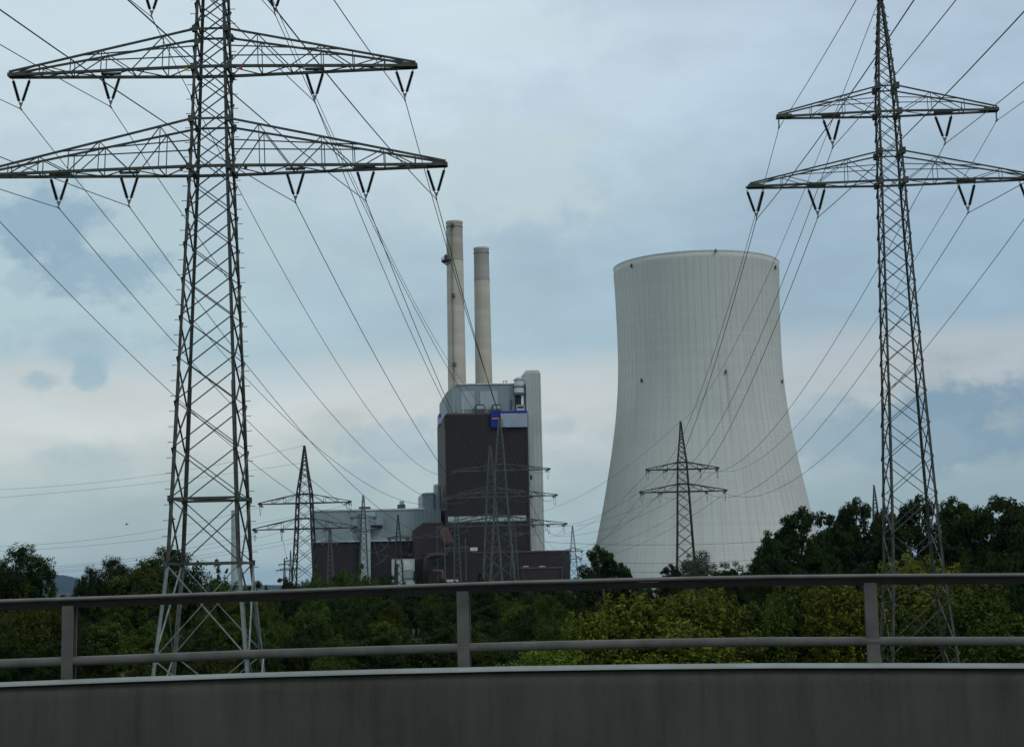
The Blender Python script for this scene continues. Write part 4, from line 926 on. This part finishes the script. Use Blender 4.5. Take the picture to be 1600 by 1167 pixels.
def trees():
    # left skyline
    tree(36, 846, 185, 104, 'dome', 'black', 'large dark round tree at the left edge of the picture', yaw=0)
    tree(-28, 860, 181, 108, 'dome', 'black', 'dark tree cut by the left picture edge beside the large round tree')
    tree(142, 881, 195, 50, 'dome', 'black', 'small dark tree just right of the bluish hill')
    tree(178, 866, 197, 74, 'dome', 'dark', 'round dark tree between the bluish hill and the left pylon')
    tree(205, 878, 191, 100, 'wide', 'mid', 'mid green bushy tree at the left foot of the left pylon')
    tree(238, 870, 187, 96, 'round', 'mid', 'mid green round tree behind the outer left leg of the left pylon')
    tree(266, 850, 195, 118, 'dome', 'black', 'dark open crowned tree seen through the left pylon legs')
    tree(340, 880, 200, 95, 'shrub', 'olive', 'yellowish green tree behind the right legs of the left pylon')
    tree(398, 901, 240, 60, 'wide', 'black', 'low dark tree just right of the left pylon legs')
    tree(80, 920, 128, 80, 'shrub', 'mid', 'light green shrub in front of the bluish hill')
    tree(45, 917, 126, 90, 'shrub', 'olive', 'olive green shrub under the large round tree at the left edge')
    # before the plant
    for i, (x, y, w, k, l) in enumerate(((446, 903, 44, 'wide', 'black'), (492, 897, 48, 'shrub', 'mid'), (530, 891, 50, 'round', 'mid'), (566, 893, 48, 'shrub', 'olive'), (604, 899, 50, 'wide', 'dark'), (650, 905, 50, 'shrub', 'dark'), (698, 906, 60, 'wide', 'black'), (752, 907, 60, 'shrub', 'black'), (806, 907, 60, 'wide', 'dark'), (862, 907, 60, 'round', 'black'))):
        tree(x, y - 8, 260 + 9 * (i % 3), w * 1.3, k, l, 'low bushy tree in the row along the foot of the power plant', 'bushy trees along the foot of the power plant')
    tree(936, 845, 190, 105, 'open', 'black', 'dark tree with sparse right side between the front hall and cooling tower', yaw=0)
    tree(972, 874, 192, 60, 'open', 'black', 'thin leaved low tree at the right of the dark sparse tree', yaw=.3)
    tree(1046, 876, 240, 72, 'open', 'black', 'small dark tree left of the pylon at the cooling tower foot')
    tree(1076, 864, 245, 60, 'willow', 'willow', 'pale grey green willow around the pylon foot at the cooling tower')
    tree(1093, 848, 248, 60, 'willow', 'willow', 'taller pale grey green willow right of the pylon foot at the cooling tower')
    for i, (x, y, w) in enumerate(((1122, 868, 30), (1141, 866, 28), (1162, 871, 34), (1184, 866, 36))):
        tree(x, y - 3, 235, w * 1.7, 'column', 'black', 'dark columnar tree in the short row at the cooling tower foot', 'dark columnar trees at the cooling tower foot')
    # right skyline
    for (x, y, Y, w, k, l, lb) in ((1218, 825, 200, 105, 'open', 'black', 'lowest dark tree at the left end of the right hand row'), (1247, 783, 190, 144, 'open', 'black', 'dark open tree in front of the right flank of the cooling tower'),
            (1300, 786, 196, 120, 'wide', 'black', 'dark broad tree second in the right hand row'), (1335, 768, 192, 126, 'open', 'black', 'tall dark tree left of the right pylon'),
            (1384, 784, 200, 105, 'open', 'black', 'dark tree directly behind the left legs of the right pylon'), (1432, 764, 190, 135, 'open', 'black', 'dark tree seen through the legs of the right pylon'),
            (1492, 766, 194, 138, 'open', 'dark', 'dark green tree just right of the right pylon'), (1545, 760, 188, 132, 'wide', 'dark', 'tall leafy tree near the right picture edge'),
            (1592, 751, 182, 135, 'tall', 'dark', 'tallest dark tree at the right picture edge'), (1640, 752, 184, 150, 'round', 'dark', 'dark tree cut by the right picture edge')):
        tree(x, y, Y, w, k, l, lb)
    for i, (x, y, Y, w, k) in enumerate(((1190, 872, 160, 60, 'round'), (1235, 862, 150, 80, 'wide'), (1290, 858, 150, 84, 'shrub'), (1345, 866, 152, 84, 'wide'), (1500, 856, 150, 90, 'shrub'), (1552, 850, 146, 90, 'round'), (1600, 845, 140, 90, 'wide'))):
        tree(x, y, Y, w, k, 'black', 'dark bushy undergrowth tree beneath the right hand row of tall trees', 'undergrowth trees beneath the right hand row')
    # bright yellow green trees at the right
    for (x, y, Y, w, lf, lb) in ((1000, 922, 112, 190, 'lime', 'large yellow green tree below the pylon at the cooling tower'), (1090, 916, 114, 150, 'lime', 'yellow green tree right of the largest one, under the top rail'),
            (925, 952, 110, 110, 'lime', 'yellow green tree at the left side of the largest one'), (850, 1005, 106, 120, 'lime', 'low yellow green bush just above the parapet left of centre'),
            (1255, 896, 122, 130, 'olive', 'yellow green tree left of the right railing post'), (1310, 905, 118, 120, 'lime', 'yellow green tree behind the right railing post'),
            (1430, 862, 124, 170, 'lime', 'tall yellow green tree behind the foot of the right pylon'), (1520, 905, 116, 150, 'olive', 'olive green tree right of the foot of the right pylon'), (1575, 955, 112, 130, 'olive', 'olive green bush at the right picture edge'),
            (1190, 935, 118, 110, 'olive', 'olive green tree between the two brightest yellow green trees'), (1380, 935, 118, 110, 'olive', 'olive green bush at the left leg of the right pylon'), (1060, 985, 109, 180, 'lime', 'yellow green bush in front of the largest yellow green tree')):
        tree(x, y, Y, w, 'bush', lf, lb)
    # dense belt below the rail
    for n_ in range(30):
        x = -30 + n_ * 43; tree(x + 11 * math.sin(n_ * 2.3), 912 - .0215 * (x - 800) + 5 * math.sin(n_ * 1.7), 285 + 18 * math.sin(n_ * 3.1), 74, ('wide', 'round', 'shrub')[n_ % 3], ('black', 'dark', 'black', 'mid')[n_ % 4], 'farthest tree of the belt, its top in line with the top rail', 'farthest trees of the belt at the rail')
    rnd = random.Random(5); kinds = ['round', 'wide', 'shrub', 'tall']
    for (Y, y0, y1, step, xa, xb, lfs, lb, grp) in (
            (116, 965, 1000, 62, -40, 860, ('dark', 'black', 'mid'), 'nearest low dark tree of the belt seen between the railing bars', 'nearest trees of the belt behind the railing'),
            (132, 938, 962, 66, -20, 900, ('mid', 'dark', 'olive', 'black'), 'leafy tree in the middle of the belt seen below the top rail', 'middle trees of the belt behind the railing'),
            (156, 920, 936, 60, -40, 960, ('dark', 'mid', 'black'), 'tree in the back of the belt seen just below the top rail', 'back trees of the belt behind the railing'),
            (200, 911, 921, 60, -40, 1240, ('black', 'dark', 'mid'), 'far tree of the belt whose top shows at the top rail', 'far trees of the belt at the rail'),
            (122, 935, 985, 70, 1130, 1640, ('black', 'dark'), 'dark tree filling the gaps behind the yellow green trees', 'dark trees behind the yellow green trees')):
        x = xa
        while x < xb:
            tilt = -.022 * (x - 800) * .9; tree(x + rnd.uniform(-14, 14), rnd.uniform(y0, y1) + tilt, Y + rnd.uniform(-5, 5), rnd.uniform(78, 112) * 120 / Y * .95, rnd.choice(kinds), rnd.choice(lfs), lb, grp)
            x += step * rnd.uniform(.8, 1.15)
trees()

# ------------------------------------------------------------------ birds
def bird(px, py, Y, label):
    p = W(px, py, Y); mb = MB()
    mb.tube([(-.28, 0, 0), (-.2, 0, .02), (-.05, 0, .02), (.1, 0, .04), (.19, 0, .07), (.24, 0, .07), (.30, 0, .055)], [.01, .04, .075, .065, .045, .035, .008], 10)
    mb.add([(-.28, -.05, 0), (-.42, -.09, 0), (-.42, .09, .0), (-.28, .05, 0), (-.28, 0, .02)], [(0, 1, 2, 3, 4), (4, 3, 2, 1, 0)])
    for s in (-1, 1):
        a = [(.1, 0.04 * s, .05), (-.08, .04 * s, .05), (-.06, .32 * s, .2), (.08, .32 * s, .21), (-.14, .62 * s, .12)]
        a += [(x, y, z - .015) for x, y, z in a]
        mb.add(a, [(0, 1, 2, 3), (3, 2, 4), (8, 7, 6, 5), (9, 7, 8), (0, 3, 8, 5), (3, 4, 9, 8), (4, 2, 7, 9), (2, 1, 6, 7)])
    o = mb.build('bird', M['bird'], loc=tuple(p), smooth=True); o.scale = (.6, .6, .6); o.rotation_euler = (math.radians(15), 0, math.radians(20)); tag(o, label, 'bird', 'birds flying by the left pylon')
bird(198, 819.5, 150, 'dark bird flying left of the left pylon above the trees'); bird(272, 811.5, 165, 'smaller bird flying between the legs of the left pylon')

# ------------------------------------------------------------------ haze
def haze():
    mb = MB(); mb.box(-22000, 22000, -2500, 21500, -1.0, 190)
    m = bpy.data.materials.new('haze'); m.use_nodes = True; nt = m.node_tree; nt.nodes.remove(nt.nodes['Principled BSDF'])
    v = N(nt, 'ShaderNodeVolumePrincipled'); v.inputs['Color'].default_value = (.20, .52, 1.0, 1); v.inputs['Density'].default_value = HAZE; v.inputs['Anisotropy'].default_value = 0.2
    nt.links.new(v.outputs[0], nt.nodes['Material Output'].inputs['Volume'])
    tag(mb.build('haze', m), kind='stuff')
HAZE = 0.000024
haze()
